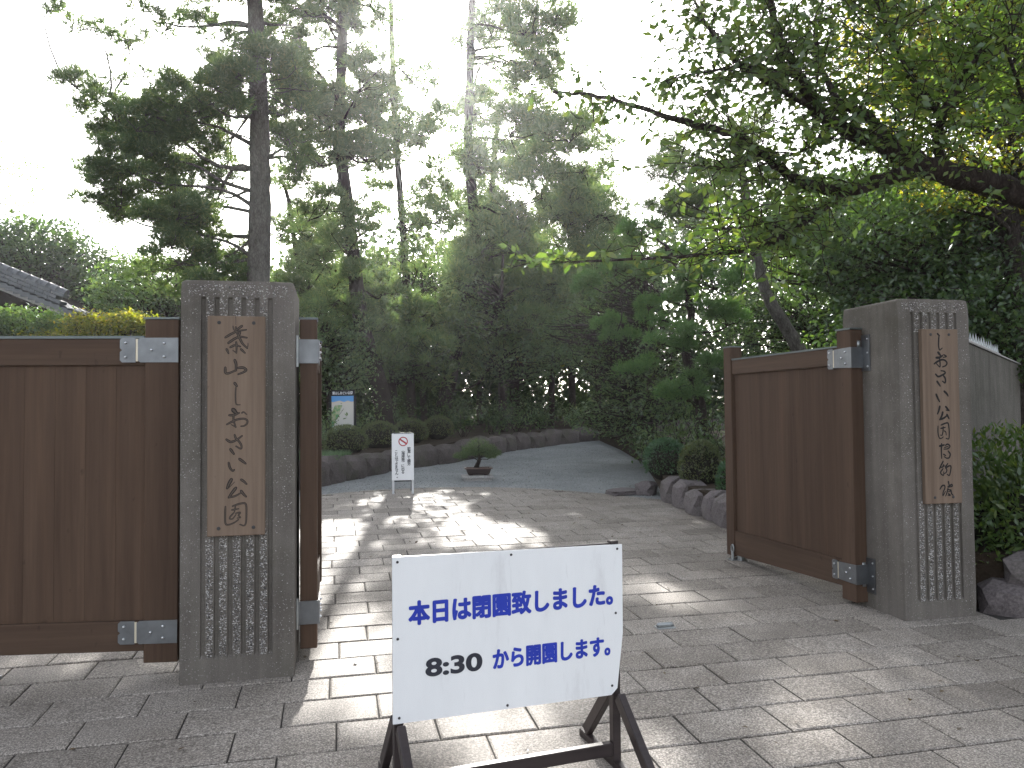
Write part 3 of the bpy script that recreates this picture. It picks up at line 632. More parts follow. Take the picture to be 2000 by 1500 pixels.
def wrap_strap(root, x1, z0, z1, seam, th):
    st = empty('hinge_strap', parent=root); y = .0; e = .01; m = MB(); zc = (z0+z1)/2
    for poly in ([(seam+.006, z0), (x1-e, z0), (x1, z0+e), (x1, zc-.01), (x1-.012, zc), (x1, zc+.01), (x1, z1-e), (x1-e, z1), (seam+.006, z1)], [(-.008, z0), (seam-.006, z0+.006), (seam-.006, z1-.006), (-.008, z1)]):
        n = len(poly); m.add([(p[0], y, p[1]) for p in poly]+[(p[0], y+.006, p[1]) for p in poly], [tuple(range(n, 2*n)), tuple(range(n))[::-1]]+[(i, (i+1) % n, (i+1) % n+n, i+n) for i in range(n)])
    m.box(-.0145, -.0085, -th+.02, .006, z0, z1); m.build('plate', M['steel'], st)
    MB().box(seam-.0055, seam+.0055, y, y+.0045, z0+.01, z1-.01).build('seam', M['weld'], st)
    for bx, bz in [(x1-.026, z0+.028), (x1-.026, z1-.028), (.085, zc), (.045, z0+.03), (.045, z1-.03)]:
        d = MB(); d.dome((bx, y+.006, bz), .0075, .009, (0, 1, 0)); d.build('bolt', M['bolt'], st)
for z0, z1, pz0, pz1 in ((1.765, 1.905, 1.742, 1.985), (.315, .445, .262, .492)):
    wrap_strap(rl, .235, z0, z1, .172, .11)
for z0, z1 in ((1.742, 1.985), (.262, .492)):      # leaf plate screwed to the flank of the pillar, with its knuckles
    hp = empty('hinge_plate', parent=rl); inv = rl.matrix_basis.inverted() @ pil_r.matrix_basis
    hp.matrix_basis = inv
    MB().box(-.007, -.001, .272, .372, z0, z1, 0).build('plate', M['steel'], hp)
    for k in range(3): d = MB(); d.dome((-.007, .292, z0+.03+k*(z1-z0-.06)/2), .007, .008, (-1, 0, 0)); d.build('bolt', M['bolt'], hp)
    for a, b in ((z0+.035, z0+.085), (z1-.085, z1-.035)): m = MB(); m.tube([(-.026, .365, a), (-.026, .365, b)], .017, 10); m.build('knuckle', M['galv'], hp, True)
m = MB(); m.tube([(1.50, -.04, .262), (1.50, -.04, .205)], .03, 12); m.build('stop_post', M['galv'], rl)
m = MB()
loop = [(1.545+.020*math.cos(a), .012, .300+.034*math.sin(a)) for a in np.linspace(0, 2*math.pi, 13)]
m.tube(loop, .007, 6, False); m.tube([(1.545, .012, .266), (1.545, .012, .208)], .012, 8); m.box(1.50, 1.59, -.03, .045, .205, .212); m.build('drop_bolt', M['galv'], rl)

ll, f = main_leaf('main_gate_leaf', 'brown plank gate leaf folded back edge-on against the nearer pillar', (-1.178, 4.405), 102.6, True, 1.62, .092, .12, 2.018, 1.92, .285, .255, .25)
for z0, z1 in ((1.772, 1.905), (.335, .462)):
    st = empty('hinge_strap', parent=ll); m = MB(); m.box(-.0125, -.0065, -.098, .006, z0, z1); m.box(-.0064, .20, -.1045, -.0985, z0, z1); m.build('plate', M['steel'], st)
    for bx, bz in ((.03, z0+.03), (.03, z1-.03), (.08, (z0+z1)/2), (.16, z0+.03), (.16, z1-.03)): d = MB(); d.dome((bx, -.1045, bz), .0075, .012, (0, -1, 0)); d.build('bolt', M['bolt'], st)
    m = MB(); m.tube([(-.022, .018, z0-.02), (-.022, .018, z1+.02)], .014, 10); m.box(-.05, .03, .022, .028, z0-.05, z1+.06); m.build('hinge_plate', M['galv'], st)

# small steel gate catch set in the paving
gc = empty('gate_catch', gp(.93, 4.95), GA); tag(gc, 'small steel gate catch set flush in the paving', 'gate catch')
m = MB(); m.box(-.06, .06, -.035, .035, -.004, .006, .002); m.build('base_plate', M['galv'], gc)
m = MB(); m.tube([(-.05, 0, .007), (-.045, 0, .020), (.045, 0, .020), (.05, 0, .007)], .012, 8); m.build('catch_hump', M['galv'], gc, True)

# ------------------------------------------------------------------ text
def text(name, body, size, mat, parent, x, z, y=-.002, bold=.0, width=None, sx=1.0, over=None):
    """flat lettering standing in the local xz plane, facing -y"""
    c = bpy.data.curves.new(name, 'FONT'); c.body = body; c.size = size; c.offset = bold; c.align_x = 'LEFT'; c.fill_mode = 'FRONT'
    t = bpy.data.objects.new(name, c); COL.objects.link(t); bpy.context.view_layer.update()
    me = bpy.data.meshes.new_from_object(t.evaluated_get(bpy.context.evaluated_depsgraph_get())); bpy.data.objects.remove(t)
    V = np.array([v.co[:] for v in me.vertices]); lo, hi = V.min(0), V.max(0); k = (width/(hi[0]-lo[0])) if width else sx
    V2 = np.c_[(V[:, 0]-lo[0])*k+x, np.full(len(V), y), V[:, 1]+z]
    if over:            # heavier strokes: the same outline printed again a hair to each side
        fs_ = [tuple(p.vertices) for p in me.polygons]; vs_ = []; ff = []
        for q, (ox, oz) in enumerate(((0, 0), (-1, 0), (1, 0), (0, 1), (0, -1), (-.8, .7), (.8, -.7), (.8, .7), (-.8, -.7))):
            b = len(vs_); vs_ += [tuple(v) for v in V2+np.array([ox*over, -.00004*q, oz*over])]; ff += [tuple(i+b for i in f_) for f_ in fs_]
        m2 = bpy.data.meshes.new(name); m2.from_pydata(vs_, [], ff); m2.update(); return link(name, m2, mat, parent)
    me.vertices.foreach_set('co', V2.astype(np.float32).ravel()); me.update(); me.materials.clear()
    return link(name, me, mat, parent)

# ------------------------------------------------------------------ closing notice in the foreground
fs = empty('notice_sign', gp(-.437, 2.86), rad(20)); tag(fs, 'white notice board with blue Japanese lettering on a dark brown wooden stand', 'sign')
zb = -gz(2.86)
MB().add(*(lambda P: ([(x, y, z) for y in (-.014, -.006) for x, z in P], [tuple(range(7)), tuple(range(7, 14))[::-1]]+[(i+7, (i+1) % 7+7, (i+1) % 7, i) for i in range(7)]))(
    [(0, .392+zb), (.40, .389+zb), (.862, .384+zb), (.888, .408+zb), (.915, .62+zb), (.917, .966+zb), (0, .981+zb)])).build('board', M['board_white'], fs)
for x, z in ((.018, .962), (.45, .958), (.895, .950), (.018, .69), (.885, .70), (.022, .412), (.865, .420), (.43, .402)):
    d = MB(); d.dome((x, -.014, z+zb), .0050, .004, (0, -1, 0)); d.build('screw', M['chip_dark'], fs)
text('lettering', '本日は閉園致しました。', .088, M['letter_blue'], fs, .060, .743+zb, -.0152, 0, .81, 1, .0037)
text('lettering', '8:30', .086, M['letter_black'], fs, .118, .547+zb, -.0152, .0030, .215)
text('lettering', 'から開園します。', .080, M['letter_blue'], fs, .376, .547+zb, -.0152, 0, .48, 1, .0031)
for xx in (.006, .872):
    MB().box(xx, xx+.034, -.0055, .030, .012+zb*0-.0+.0, .980+zb, .003).build('upright', M['frame_brown'], fs)
MB().box(.0405, .8715, .0, .026, .935+zb, .972+zb, .003).build('top_rail', M['frame_brown'], fs)
MB().box(.0405, .8715, -.004, .028, .055, .105, .003).build('cross_bar', M['frame_brown'], fs)
for xx in (.006, .872):
    gs = math.tan(rad(1.65))
    m = MB(); m.box(xx+.001, xx+.033, -.40, .32, -.004, .036, .003, Matrix.Rotation(math.atan(gs), 4, 'X')); m.build('foot', M['frame_brown'], fs)
    for sgn, y1, ya in ((-1, -.33, -.030), (1, .27, .054)):
        a = Vector((0, ya, .292)); b = Vector((0, y1, .045+gs*y1)); L = (b-a).length; t = (b-a).normalized()
        Mx = Matrix.Translation(Vector((xx+.017, 0, 0))+a) @ Vector((0, 0, 1)).rotation_difference(t).to_matrix().to_4x4()
        m = MB(); m.box(-.0155, .0155, -.024, .024, 0, L, .003, Mx); m.build('brace', M['frame_brown'], fs)

# ------------------------------------------------------------------ small folding sign on the drive
ss = empty('folding_sign', gp(-1.695, 11.178), rad(10)); tag(ss, 'small white folding sign with red prohibition ring standing before the gravel', 'sign')
z0 = .345
MB().box(-.004, .304, -.012, .0, .19, .845, .002).build('panel', M['board_white'], ss)
for x in (.0, .272): MB().box(x, x+.030, .0005, .016, -.01, .850).build('leg', M['alu'], ss)
for x in (.014, .282):
    a, b = Vector((x, .02, .84)), Vector((x, .30, .012)); m = MB(); m.tube([a, b], .011, 4); m.build('leg', M['black'], ss)
MB().box(.0, .302, -.0145, .02, .8505, .862).build('top_strip', M['black'], ss)
MB().box(.02, .280, .245, .257, .15, .172).build('cross_bar', M['black'], ss)
ring = MB(); n = 28; cx, cz = .155, .735
for r0, r1 in ((.052, .066),):
    vs = [(cx+r*math.cos(2*math.pi*k/n), -.0135, cz+r*math.sin(2*math.pi*k/n)) for r in (r0, r1) for k in range(n)]
    ring.add(vs, [(k, (k+1) % n, (k+1) % n+n, k+n) for k in range(n)])
a = rad(-35); d = Vector((math.cos(a), 0, math.sin(a))); q = Vector((-math.sin(a), 0, math.cos(a)))
c0 = Vector((cx, -.0136, cz)); ring.add([c0-d*.056-q*.011, c0+d*.056-q*.011, c0+d*.056+q*.011, c0-d*.056+q*.011], [(0, 1, 2, 3)]); ring.build('prohibition_ring', M['red'], ss)
for x, zt, st in ((.212, .655, '駐車して園外'), (.128, .632, '︵海岸等︶に出る'), (.040, .615, 'ことはできません。')):
    for k, ch in enumerate(st): text('character', ch, .050, M['letter_black'], ss, x+(.002 if ch != '。' else .022), zt-.040-k*.0435, -.0132, 0, None, 1, .0011)

# ------------------------------------------------------------------ park map board behind the clipped bushes
pb = at(648, 780, 15.2); mbd = empty('map_board', gp(pb.x, pb.y, .30), rad(-14)); tag(mbd, 'park map board with dark header behind the clipped bushes', 'map board')
mp, nt, out = node_mat('map_print'); co = coords(nt)
sx = N(nt, 'SeparateXYZ'); nt.links.new(co, sx.inputs[0]); nz = noise(nt, co, 5, 3)
ad = N(nt, 'Math', operation='MULTIPLY_ADD', i_1=.12); nt.links.new(nz, ad.inputs[0]); nt.links.new(sx.outputs[2], ad.inputs[2])
base = ramp(nt, ad.outputs[0], [(.0, (.50, .52, .53)), (.96, (.52, .50, .46)), (.985, (.55, .45, .36)), (1.0, (.10, .30, .62))])
dg_ = N(nt, 'Math', operation='MULTIPLY_ADD', i_1=.45); nt.links.new(sx.outputs[2], dg_.inputs[0]); dg_.inputs[2].default_value = -.24
df = N(nt, 'Math', operation='SUBTRACT'); nt.links.new(sx.outputs[0], df.inputs[0]); nt.links.new(dg_.outputs[0], df.inputs[1])
ab = N(nt, 'Math', operation='ABSOLUTE'); nt.links.new(df.outputs[0], ab.inputs[0]); a2 = N(nt, 'Math', operation='MULTIPLY_ADD', i_1=.16); nt.links.new(nz, a2.inputs[0]); nt.links.new(ab.outputs[0], a2.inputs[2])
grn = ramp(nt, a2.outputs[0], [(.155, (1, 1, 1)), (.165, (0, 0, 0))]); top = ramp(nt, sx.outputs[2], [(.86, (1, 1, 1)), (.87, (0, 0, 0))])
mm = N(nt, 'Math', operation='MULTIPLY'); nt.links.new(grn, mm.inputs[0]); nt.links.new(top, mm.inputs[1])
gcol = ramp(nt, noise(nt, co, 14, 2), [(.4, (.10, .26, .13)), (.5, (.26, .33, .16)), (.6, (.36, .38, .28))])
principled(nt, out, mixc(nt, mm.outputs[0], base, gcol), .35)
MB().box(0, .46, -.012, .012, .02, 1.04, .002).build('map_panel', mp, mbd)
MB().box(-.012, .472, -.016, .016, 1.041, 1.155, .002).build('header', M['black'], mbd)
text('lettering', '葉山しおさい公園', .062, M['board_white'], mbd, .02, 1.073, -.0175, .001, .42)
for x in (-.052, .4605): MB().box(x, x+.038, -.02, .02, -.35, 1.04, .002).build('post', M['black'], mbd)

# ------------------------------------------------------------------ bonsai in a pot on a stone slab
bs = MB(); bz = empty('stone_plinth', gp(-.80, 12.55), rad(6)); tag(bz, 'flat pale stone plinth under the bonsai pot', 'plinth')
MB().box(0, .50, 0, .40, .045, .085, .004).build('top_slab', M['pale_stone'], bz); MB().box(.03, .47, .03, .37, -.02, .0445).build('base_block', M['pale_stone'], bz)
pz = empty('bonsai_pine', gp(-.80, 12.55, .085) + Vector((.245, .225, 0)), rad(6)); tag(pz, 'potted bonsai pine in a brown rectangular tray', 'bonsai')
m = MB()
def frus(m, lv):
    vs = [(sx*a, sy*b, z) for a, b, z in lv for sx, sy in ((-1, -1), (1, -1), (1, 1), (-1, 1))]
    fs_ = [(i*4+k, i*4+(k+1) % 4, i*4+(k+1) % 4+4, i*4+k+4) for i in range(len(lv)-1) for k in range(4)]; m.add(vs, fs_+[(3, 2, 1, 0)])
frus(m, [(.165, .11, .012), (.185, .125, .06), (.198, .135, .105)]); m.build('pot', M['pot'], pz)
m = MB(); frus(m, [(.199, .136, .105), (.222, .155, .106), (.222, .155, .122), (.190, .125, .122), (.186, .120, .108)]); m.v = m.v; m.f = [f_ for f_ in m.f if f_ != (3, 2, 1, 0)]; m.mi = m.mi[:len(m.f)]; m.build('pot_rim', M['pot_rim'], pz)
MB().add([(-.186, -.12, .110), (.186, -.12, .110), (.186, .12, .110), (-.186, .12, .110)], [(0, 1, 2, 3)]).build('moss_soil', M['soil'], pz)
for sx_ in (-.12, .12): MB().box(sx_-.03, sx_+.03, -.09, .09, .0, .0115).build('foot', M['pot'], pz)

# ------------------------------------------------------------------ foliage builders
def unit(a): return a/(np.linalg.norm(a, axis=-1, keepdims=True)+1e-9)
def ball(r, n, shell=.5):
    """points in a unit ball, pulled towards its skin"""
    d = unit(r.normal(size=(n, 3))); return d*(r.random((n, 1))**(1/(3+6*shell)))
def tufts(C, D, r, k=12, L=.11, W=.008, spread=.75, stem=.07):
    """needle brushes at C pointing along D: k thin triangles each"""
    n = len(C); d = unit(D[:, None]*(1-spread*.35)+unit(r.normal(size=(n, k, 3)))*spread)
    b = C[:, None]+D[:, None]*(r.random((n, k, 1))-.5)*stem; ln = L*r.uniform(.7, 1.2, (n, k, 1))
    p = unit(np.cross(d, r.normal(size=(n, k, 3))))*W*.5
    V = np.stack([b-p, b+p, b+d*ln], 2).reshape(-1, 3); return V, np.arange(len(V)).reshape(-1, 3)
def leaves(C, r, size=.08, aspect=.5, up=.6, droop=.25, axis=None, fold=.18):
    """folded diamond leaves (4 vertices, 2 triangles) around points C"""
    n = len(C); nn = unit(np.array([0, 0, up])+r.normal(size=(n, 3))*.55)
    a = unit((axis if axis is not None else 0)+r.normal(size=(n, 3))*(.6 if axis is not None else 1)+np.array([0, 0, -droop])); a = unit(a-nn*(a*nn).sum(1, keepdims=True)*.8)
    s = np.cross(nn, a); s = unit(s); L = size*r.uniform(.65, 1.25, (n, 1)); w = L*aspect*.5
    V = np.stack([C, C+a*L*.45+s*w+nn*w*fold*2, C+a*L, C+a*L*.45-s*w+nn*w*fold*2], 1).reshape(-1, 3)
    i = np.arange(n)[:, None]*4; F = np.concatenate([i+np.array([[0, 1, 2]]), i+np.array([[0, 2, 3]])], 0); return V, F
def join(parts):
    Vs, Fs, b = [], [], 0
    for V, F_ in parts: Vs.append(V); Fs.append(F_+b); b += len(V)
    return np.vstack(Vs), np.vstack(Fs)
def foliage(name, parts, mat, parent, base):
    V, F_ = join(parts); V = V-np.array(base[:], float); return link(name, np_mesh(name, V, F_), mat, parent)
def wood(name, segs, mat, parent, base, n=7, seed=1):
    mb = MB(); rr = random.Random(seed); b = Vector(base)
    for pts, rs, k in segs: mb.tube([Vector(p)-b for p in pts], rs, k or n, False, .06, rr)
    return mb.build(name, mat, parent, True)
def limb(a, b, r0, r1, rr, sag=.12, n=6):
    a, b = Vector(a), Vector(b); d = b-a; L = d.length; k1 = Vector((rr.gauss(0, 1), rr.gauss(0, 1), rr.gauss(0, .8)))*L*.07; k2 = Vector((rr.gauss(0, 1), rr.gauss(0, 1), rr.gauss(0, .8)))*L*.05; P = []
    for i in range(n+1):
        t = i/n; P.append(a+d*t+Vector((0, 0, sag*L*math.sin(math.pi*t)*(.5-t)*2))+k1*math.sin(math.pi*t)+k2*math.sin(2*math.pi*t))
    return P, [r0+(r1-r0)*(i/n)**.8 for i in range(n+1)]
def trunk_at(T, z):
    for p, q in zip(T, T[1:]):
        if p.z <= z <= q.z: return p.lerp(q, (z-p.z)/max(1e-6, q.z-p.z))
    return T[-1] if z > T[-1].z else T[0]

def pine(label, Y, trunk, tr, pads, mat='needle', bark='bark_pine', dens=1.0, seed=1, group=None, tips=None, name='pine_tree', L=.125, W=.0095, cat='pine tree', k=12, limbs=True, zbase=None, attach=.25):
    """trunk: picture survey points at depth Y from the foot up; pads: (px, py, half width px, half height px, depth offset) layers of needles"""
    r = np.random.default_rng(seed); rr = random.Random(seed); sc = Y/F
    if Y > 19: k, L, W, dens = 5, .20, .030, dens*.55
    elif Y > 13.5: k, W, L = 7, W*1.9, L*1.1
    T = [at(x, y, Y+(t[2] if len(t) > 2 else 0)) for t in trunk for x, y in [t[:2]]]; base = gp(T[0].x, T[0].y, .3 if zbase is None else zbase)
    if T[0].z > base.z+.05: T = [Vector((T[0].x+(T[0].x-T[1].x)*.2, T[0].y, base.z-.15))]+T
    root = empty(name, base); tag(root, label, cat, group)
    TS = [Vector(p) for p in spline([p[:] for p in T], 5)]; n = len(TS); rad_ = [tr*(1.18-.75*(i/(n-1))**.9)*(1.25 if i == 0 else 1) for i in range(n)]
    segs = [(TS, rad_, 12)]; lsegs = []; parts = []
    done = []
    for q, pd in enumerate(pads):
        px, py, hw, hh = pd[:4]; dy = pd[4] if len(pd) > 4 else rr.uniform(-1, 1)*.9; dn = (pd[5] if len(pd) > 5 else 1)*dens*(.62 if Y > 19 and py < 440 else (.72 if Y > 19 else 1))
        c = at(px, py, Y+dy); rx, rz = hw*sc, hh*sc*(1.4 if name == 'pine_tree' and mat != 'niwaki' else 1); ry = rx*rr.uniform(.75, 1.05)
        # the pad is made of several overlapping cushions, each dense on its upper side
        m = max(4, min(19, int(11*rx*ry/.35*rr.uniform(.8, 1.2))))
        tp = trunk_at(TS, c.z+rr.uniform(-.7, .35)-attach*(Vector((c.x, c.y, 0))-Vector((T[-1].x, T[-1].y, 0))).length*.6)
        if limbs:
            near = [d_ for d_ in done if (d_-tp).length < (c-tp).length]; near = min(near, key=lambda d_: (d_-c).length) if near else None
            if near is not None and (near-c).length < .8*(c-tp).length and rr.random() < .8: P, R_ = limb(near, c-Vector((0, 0, rz*.35)), .020, .008, rr, rr.uniform(-.1, .2), 6)
            else: P, R_ = limb(tp, c-Vector((0, 0, rz*.35)), min(.045, max(.018, tr*.24)), .010, rr, rr.uniform(-.1, .3), 9)
            lsegs.append((P, R_, 6)); done.append(c-Vector((0, 0, rz*.35)))
        cs = ball(r, m, .3)*np.array([rx, ry, rz])*.95+np.array(c)
        for j in range(m):
            if lit(cs[j], .3): continue
            cr = np.array([rx, ry, rz])*rr.uniform(.24, .42); cr[:2] = np.maximum(cr[:2], .17); cr[2] = max(cr[2]*1.25, .15)
            nt_ = int(105*dn*(cr[0]*cr[1])/.08*rr.uniform(.6, 1.3)); nt_ = max(16, min(nt_, 190))
            b = ball(r, nt_, .1); b[:, 2] = np.where(b[:, 2] < -.3, -b[:, 2]*.6, b[:, 2]); C = cs[j]+b*cr
            D = unit(b*np.array([1, 1, .8])+np.array([0, 0, .55])+r.normal(size=(nt_, 3))*.35)
            parts.append(tufts(C, D, r, k, L, W))
            P, R_ = limb(c-Vector((0, 0, rz*.35)), Vector(cs[j])-Vector((0, 0, cr[2]*.3)), .011, .005, rr, .05, 3); lsegs.append((P, R_, 4))
            for _ in range(3):
                e = Vector(C[rr.randrange(nt_)]); P, R_ = limb(Vector(cs[j])-Vector((0, 0, cr[2]*.3)), e, .006, .003, rr, .05, 2); lsegs.append((P, R_, 3))
    wood('trunk', segs, M[bark], root, base, 12, seed); tag(wood('limbs', lsegs, M[bark], root, base, 5, seed+1), kind='stuff')
    foliage('crown', parts, M[mat], root, base); return root

def broadleaf(name, label, base, H, tr, blobs, mat, size=.09, per=26, clumps=60, seed=1, bark='bark_dark', cat='tree', group=None, aspect=.5, lean=(0, 0), up=.6, droop=.25, crad=.28, shell=.35, limbs=8, trunk_z0=None):
    """blobs: crown ellipsoids (cx, cy, cz, rx, ry, rz[, weight]) in metres"""
    r = np.random.default_rng(seed); rr = random.Random(seed); base = Vector(base); root = empty(name, base); tag(root, label, cat, group)
    top = base+Vector((lean[0], lean[1], H)); P = [base-Vector((0, 0, .2))]+[base.lerp(top, t)+Vector((rr.gauss(0, .04*H*.3), rr.gauss(0, .04*H*.3), 0)) for t in (.25, .5, .75, 1)]
    TS = [Vector(p) for p in spline([p[:] for p in P], 4)]; n = len(TS)
    segs = [(TS, [tr*(1.2-.85*i/(n-1)) for i in range(n)], 9)]; ls = []; parts = []
    vol = [b[3]*b[4]*b[5]*(b[6] if len(b) > 6 else 1) for b in blobs]; tot = sum(vol)
    for b, v in zip(blobs, vol):
        m = max(4, int(clumps*v/tot)); cs = ball(r, m, shell)*np.array(b[3:6])+np.array(b[:3])
        for i in range(m):
            if lit(cs[i], crad): continue
            k = max(6, int(per*rr.uniform(.6, 1.4))); cr = crad*rr.uniform(.7, 1.4)
            pts = cs[i]+ball(r, k, .3)*np.array([cr, cr, cr*.6]); parts.append(leaves(pts, r, size, aspect, up, droop))
            if rr.random() < limbs/max(1, m)*len(blobs)*1.5 or m < 12:
                a = trunk_at(TS, min(TS[-1].z, cs[i][2]-.3*abs(cs[i][2]-base.z)*.5)); Pq, Rq = limb(a, cs[i], max(.012, tr*.35), .006, rr, .1, 5); ls.append((Pq, Rq, 5))
            for _ in range(2):
                e = Vector(pts[rr.randrange(k)]); Pq, Rq = limb(Vector(cs[i]), e, .006, .003, rr, .05, 2); ls.append((Pq, Rq, 3))
    wood('trunk', segs, M[bark], root, base, 9, seed); tag(wood('limbs', ls, M[bark], root, base, 5, seed), kind='stuff')
    foliage('crown', parts, M[mat], root, base); return root
# openings in the canopy that let the sun reach the paving: (ground x, y, radius)
def ground_at(x, y):
    d = ray(x, y); t = -CAM_H/(d.z-SLOPE*d.y); return d.x*t, d.y*t
_g = random.Random(9)
GAPS = [(*ground_at(_g.gauss(770, 62), _g.gauss(1035, 26)), _g.uniform(.14, .30)) for _ in range(30)]+[(*ground_at(x, y), r_) for x, y, r_ in ((700, 1045, .38), (770, 1030, .42), (830, 1040, .38), (760, 1075, .3), (850, 972, .28), (900, 1010, .28), (650, 1100, .25), (1130, 1045, .28), (690, 1285, .26), (670, 1215, .2), (1110, 1395, .2), (1660, 1440, .27), (1820, 1400, .22), (1950, 1360, .16), (1310, 1165, .18), (1420, 1130, .16), (1040, 1440, .18))]
_lr = random.Random(4)
def lit(c, cr):
    if _lr.random() < .14: return False
    for gx0, gy0, gr in GAPS:
        d = Vector((c[0]-gx0, c[1]-gy0, c[2]-gz(gy0))); t = d.dot(SUNV)
        if t > 0 and (d-SUNV*t).length < gr+cr*.55: return True
    return False
def fill(x0, x1, y0, y1, n, hw, hh, seed, dn=.8):
    q = random.Random(seed); return [(q.uniform(x0, x1), q.uniform(y0, y1), hw*q.uniform(.7, 1.2), hh*q.uniform(.7, 1.2), q.uniform(-1.4, 1.4), dn*q.uniform(.7, 1.1)) for _ in range(n)]
def W3(px, py, Y, hw, hh, dy=None):     # crown ellipsoid from its place in the survey picture
    c = at(px, py, Y); return (c.x, c.y, c.z, hw*Y/F, (dy if dy else hw*Y/F*.8), hh*Y/F)

def clipped_bush(label, c, rx, ry, rz, mat, n=2600, size=.030, seed=1, group=None, cat='bush', name='clipped_bush'):
    r = np.random.default_rng(seed); root = empty(name, c); tag(root, label, cat, group); c = Vector(c)
    d = unit(r.normal(size=(n, 3))); d[:, 2] = np.where(d[:, 2] < -.45, -d[:, 2], d[:, 2]); lump = 1+.05*np.sin(d[:, 0]*7+seed)*np.cos(d[:, 1]*6+d[:, 2]*5)
    C = d*np.array([rx, ry, rz])*(lump*r.uniform(.90, 1.02, n))[:, None]+np.array([0, 0, rz*.72]); ax = unit(d+np.array([0, 0, .5]))
    V, F_ = leaves(C, r, size, .5, .2, -.2, ax); link('foliage', np_mesh('foliage', V, F_), M[mat], root)
    bm = bmesh.new(); bmesh.ops.create_icosphere(bm, subdivisions=2, radius=1)
    for v in bm.verts: v.co = (v.co.x*rx*.88, v.co.y*ry*.88, v.co.z*rz*.88+rz*.72)
    me = bpy.data.meshes.new('dark_core'); bm.to_mesh(me); bm.free(); link('dark_core', me, M['core'], root)  # dark solid core added so the foliage is not seen through
    mb = MB(); rr = random.Random(seed)
    for _ in range(4): mb.tube([(rr.uniform(-.06, .06), rr.uniform(-.06, .06), -.08), (rr.uniform(-.15, .15)*rx, rr.uniform(-.15, .15)*ry, rz*.3)], [.014, .009], 5)
    mb.build('stem', M['bark_dark'], root); return root
def shrub(name, label, c, h, spread, mat, stems=7, per=30, size=.09, seed=1, aspect=.42, group=None, cat='shrub', up=.7, droop=.3):
    """loose shrub: arching stems with leaves towards their ends"""
    r = np.random.default_rng(seed); rr = random.Random(seed); c = Vector(c); root = empty(name, c); tag(root, label, cat, group); ls = []; parts = []
    for s_ in range(stems):
        a = rr.uniform(0, 6.283); e = c+Vector((math.cos(a)*spread*rr.uniform(.3, 1), math.sin(a)*spread*rr.uniform(.3, 1), h*rr.uniform(.6, 1)))
        P, R_ = limb(c-Vector((0, 0, .1)), e, .012, .004, rr, .25, 6); ls.append((P, R_, 4)); PP = np.array([p[:] for p in P])
        t = r.uniform(.25, 1, per)*(len(P)-1); i = np.minimum(t.astype(int), len(P)-2); q = PP[i]+(PP[i+1]-PP[i])*(t-i)[:, None]+r.normal(size=(per, 3))*spread*.14
        parts.append(leaves(q, r, size, aspect, up, droop))
    wood('stems', ls, M['bark_dark'], root, c, 4, seed); foliage('foliage', parts, M[mat], root, c); return root

# bonsai tree in its pot
r = np.random.default_rng(5); rr = random.Random(5); b0 = Vector((0, 0, 0)); segs = [(spline([(-.045, 0, .09), (-.01, 0, .17), (.02, .0, .25), (.005, .02, .36), (.02, 0, .46)], 4), list(np.linspace(.042, .012, 17)), 8)]
parts = []
for x, y, z, rx, rz in ((0, 0, .50, .17, .07), (-.13, .03, .42, .12, .05), (.15, -.02, .42, .13, .05), (.27, .02, .34, .10, .045), (-.28, -.02, .30, .11, .04), (.08, .08, .36, .13, .05), (-.10, -.08, .36, .11, .045), (.20, -.05, .30, .08, .035), (-.20, .05, .36, .08, .04)):
    n = 110; b = ball(r, n, .5); C = b*np.array([rx, rx*.8, rz])+np.array([x, y, z]); parts.append(tufts(C, unit(b+np.array([0, 0, .7])), r, 10, .042, .0045)); P, R_ = limb((.01, 0, max(.2, z-.08)), (x, y, z-.02), .009, .004, rr, .1, 4); segs.append((P, R_, 5))
wood('trunk', segs, M['bark_dark'], pz, b0, 6, 3); foliage('crown', parts, M['needle'], pz, b0)

# ------------------------------------------------------------------ bushes on the beds
for k, (px, py, Y, w, h, lab) in enumerate([(675, 886, 14.0, 43, 36, 'round clipped azalea in front of the park map board'), (742, 876, 15.2, 38, 34, 'clipped azalea second along the wall from the map board'), (803, 862, 16.6, 34, 30, 'clipped azalea directly behind the small folding sign'), (856, 852, 18.0, 30, 28, 'dim clipped azalea at the foot of the leaning pine')]):
    p = at(px, py, Y); clipped_bush(lab, gp(p.x, p.y, .33), w*Y/F, w*Y/F*.9, h*Y/F*.9, 'azalea', 2600, .034, 20+k, 'azaleas along the curved wall')
for k, (px, Y, w, h, mt, lab) in enumerate([(1300, 10.9, 42, 52, 'boxwood', 'bright green clipped bush at the end of the boulder row'), (1368, 9.9, 42, 62, 'azalea', 'brownish clipped bush between the green bush and the open gate'), (1440, 9.0, 40, 52, 'boxwood', 'clipped bush half hidden by the edge of the open gate')]):
    p = at(px, 900, Y); clipped_bush(lab, gp(p.x, p.y, .22), w*Y/F, w*Y/F*.9, h*Y/F*.85, mt, 3000, .034, 30+k, 'clipped bushes behind the open gate')
# lawn patch under the first azalea
r = np.random.default_rng(8); n = 5000; gx_ = r.uniform(-3.6, -2.75, n); gy_ = r.uniform(12.5, 13.6, n); C = np.c_[gx_, gy_, SLOPE*gy_+.36]
d = unit(np.c_[r.normal(size=(n, 2))*.4, np.ones(n)]); p = unit(np.cross(d, r.normal(size=(n, 3))))*.004
V = np.stack([C-p, C+p, C+d*r.uniform(.05, .12, (n, 1))], 1).reshape(-1, 3); tag(link('grass', np_mesh('grass', V, np.arange(len(V)).reshape(-1, 3)), M['grass']), 'patch of short grass behind the stone wall', 'grass', kind='stuff')

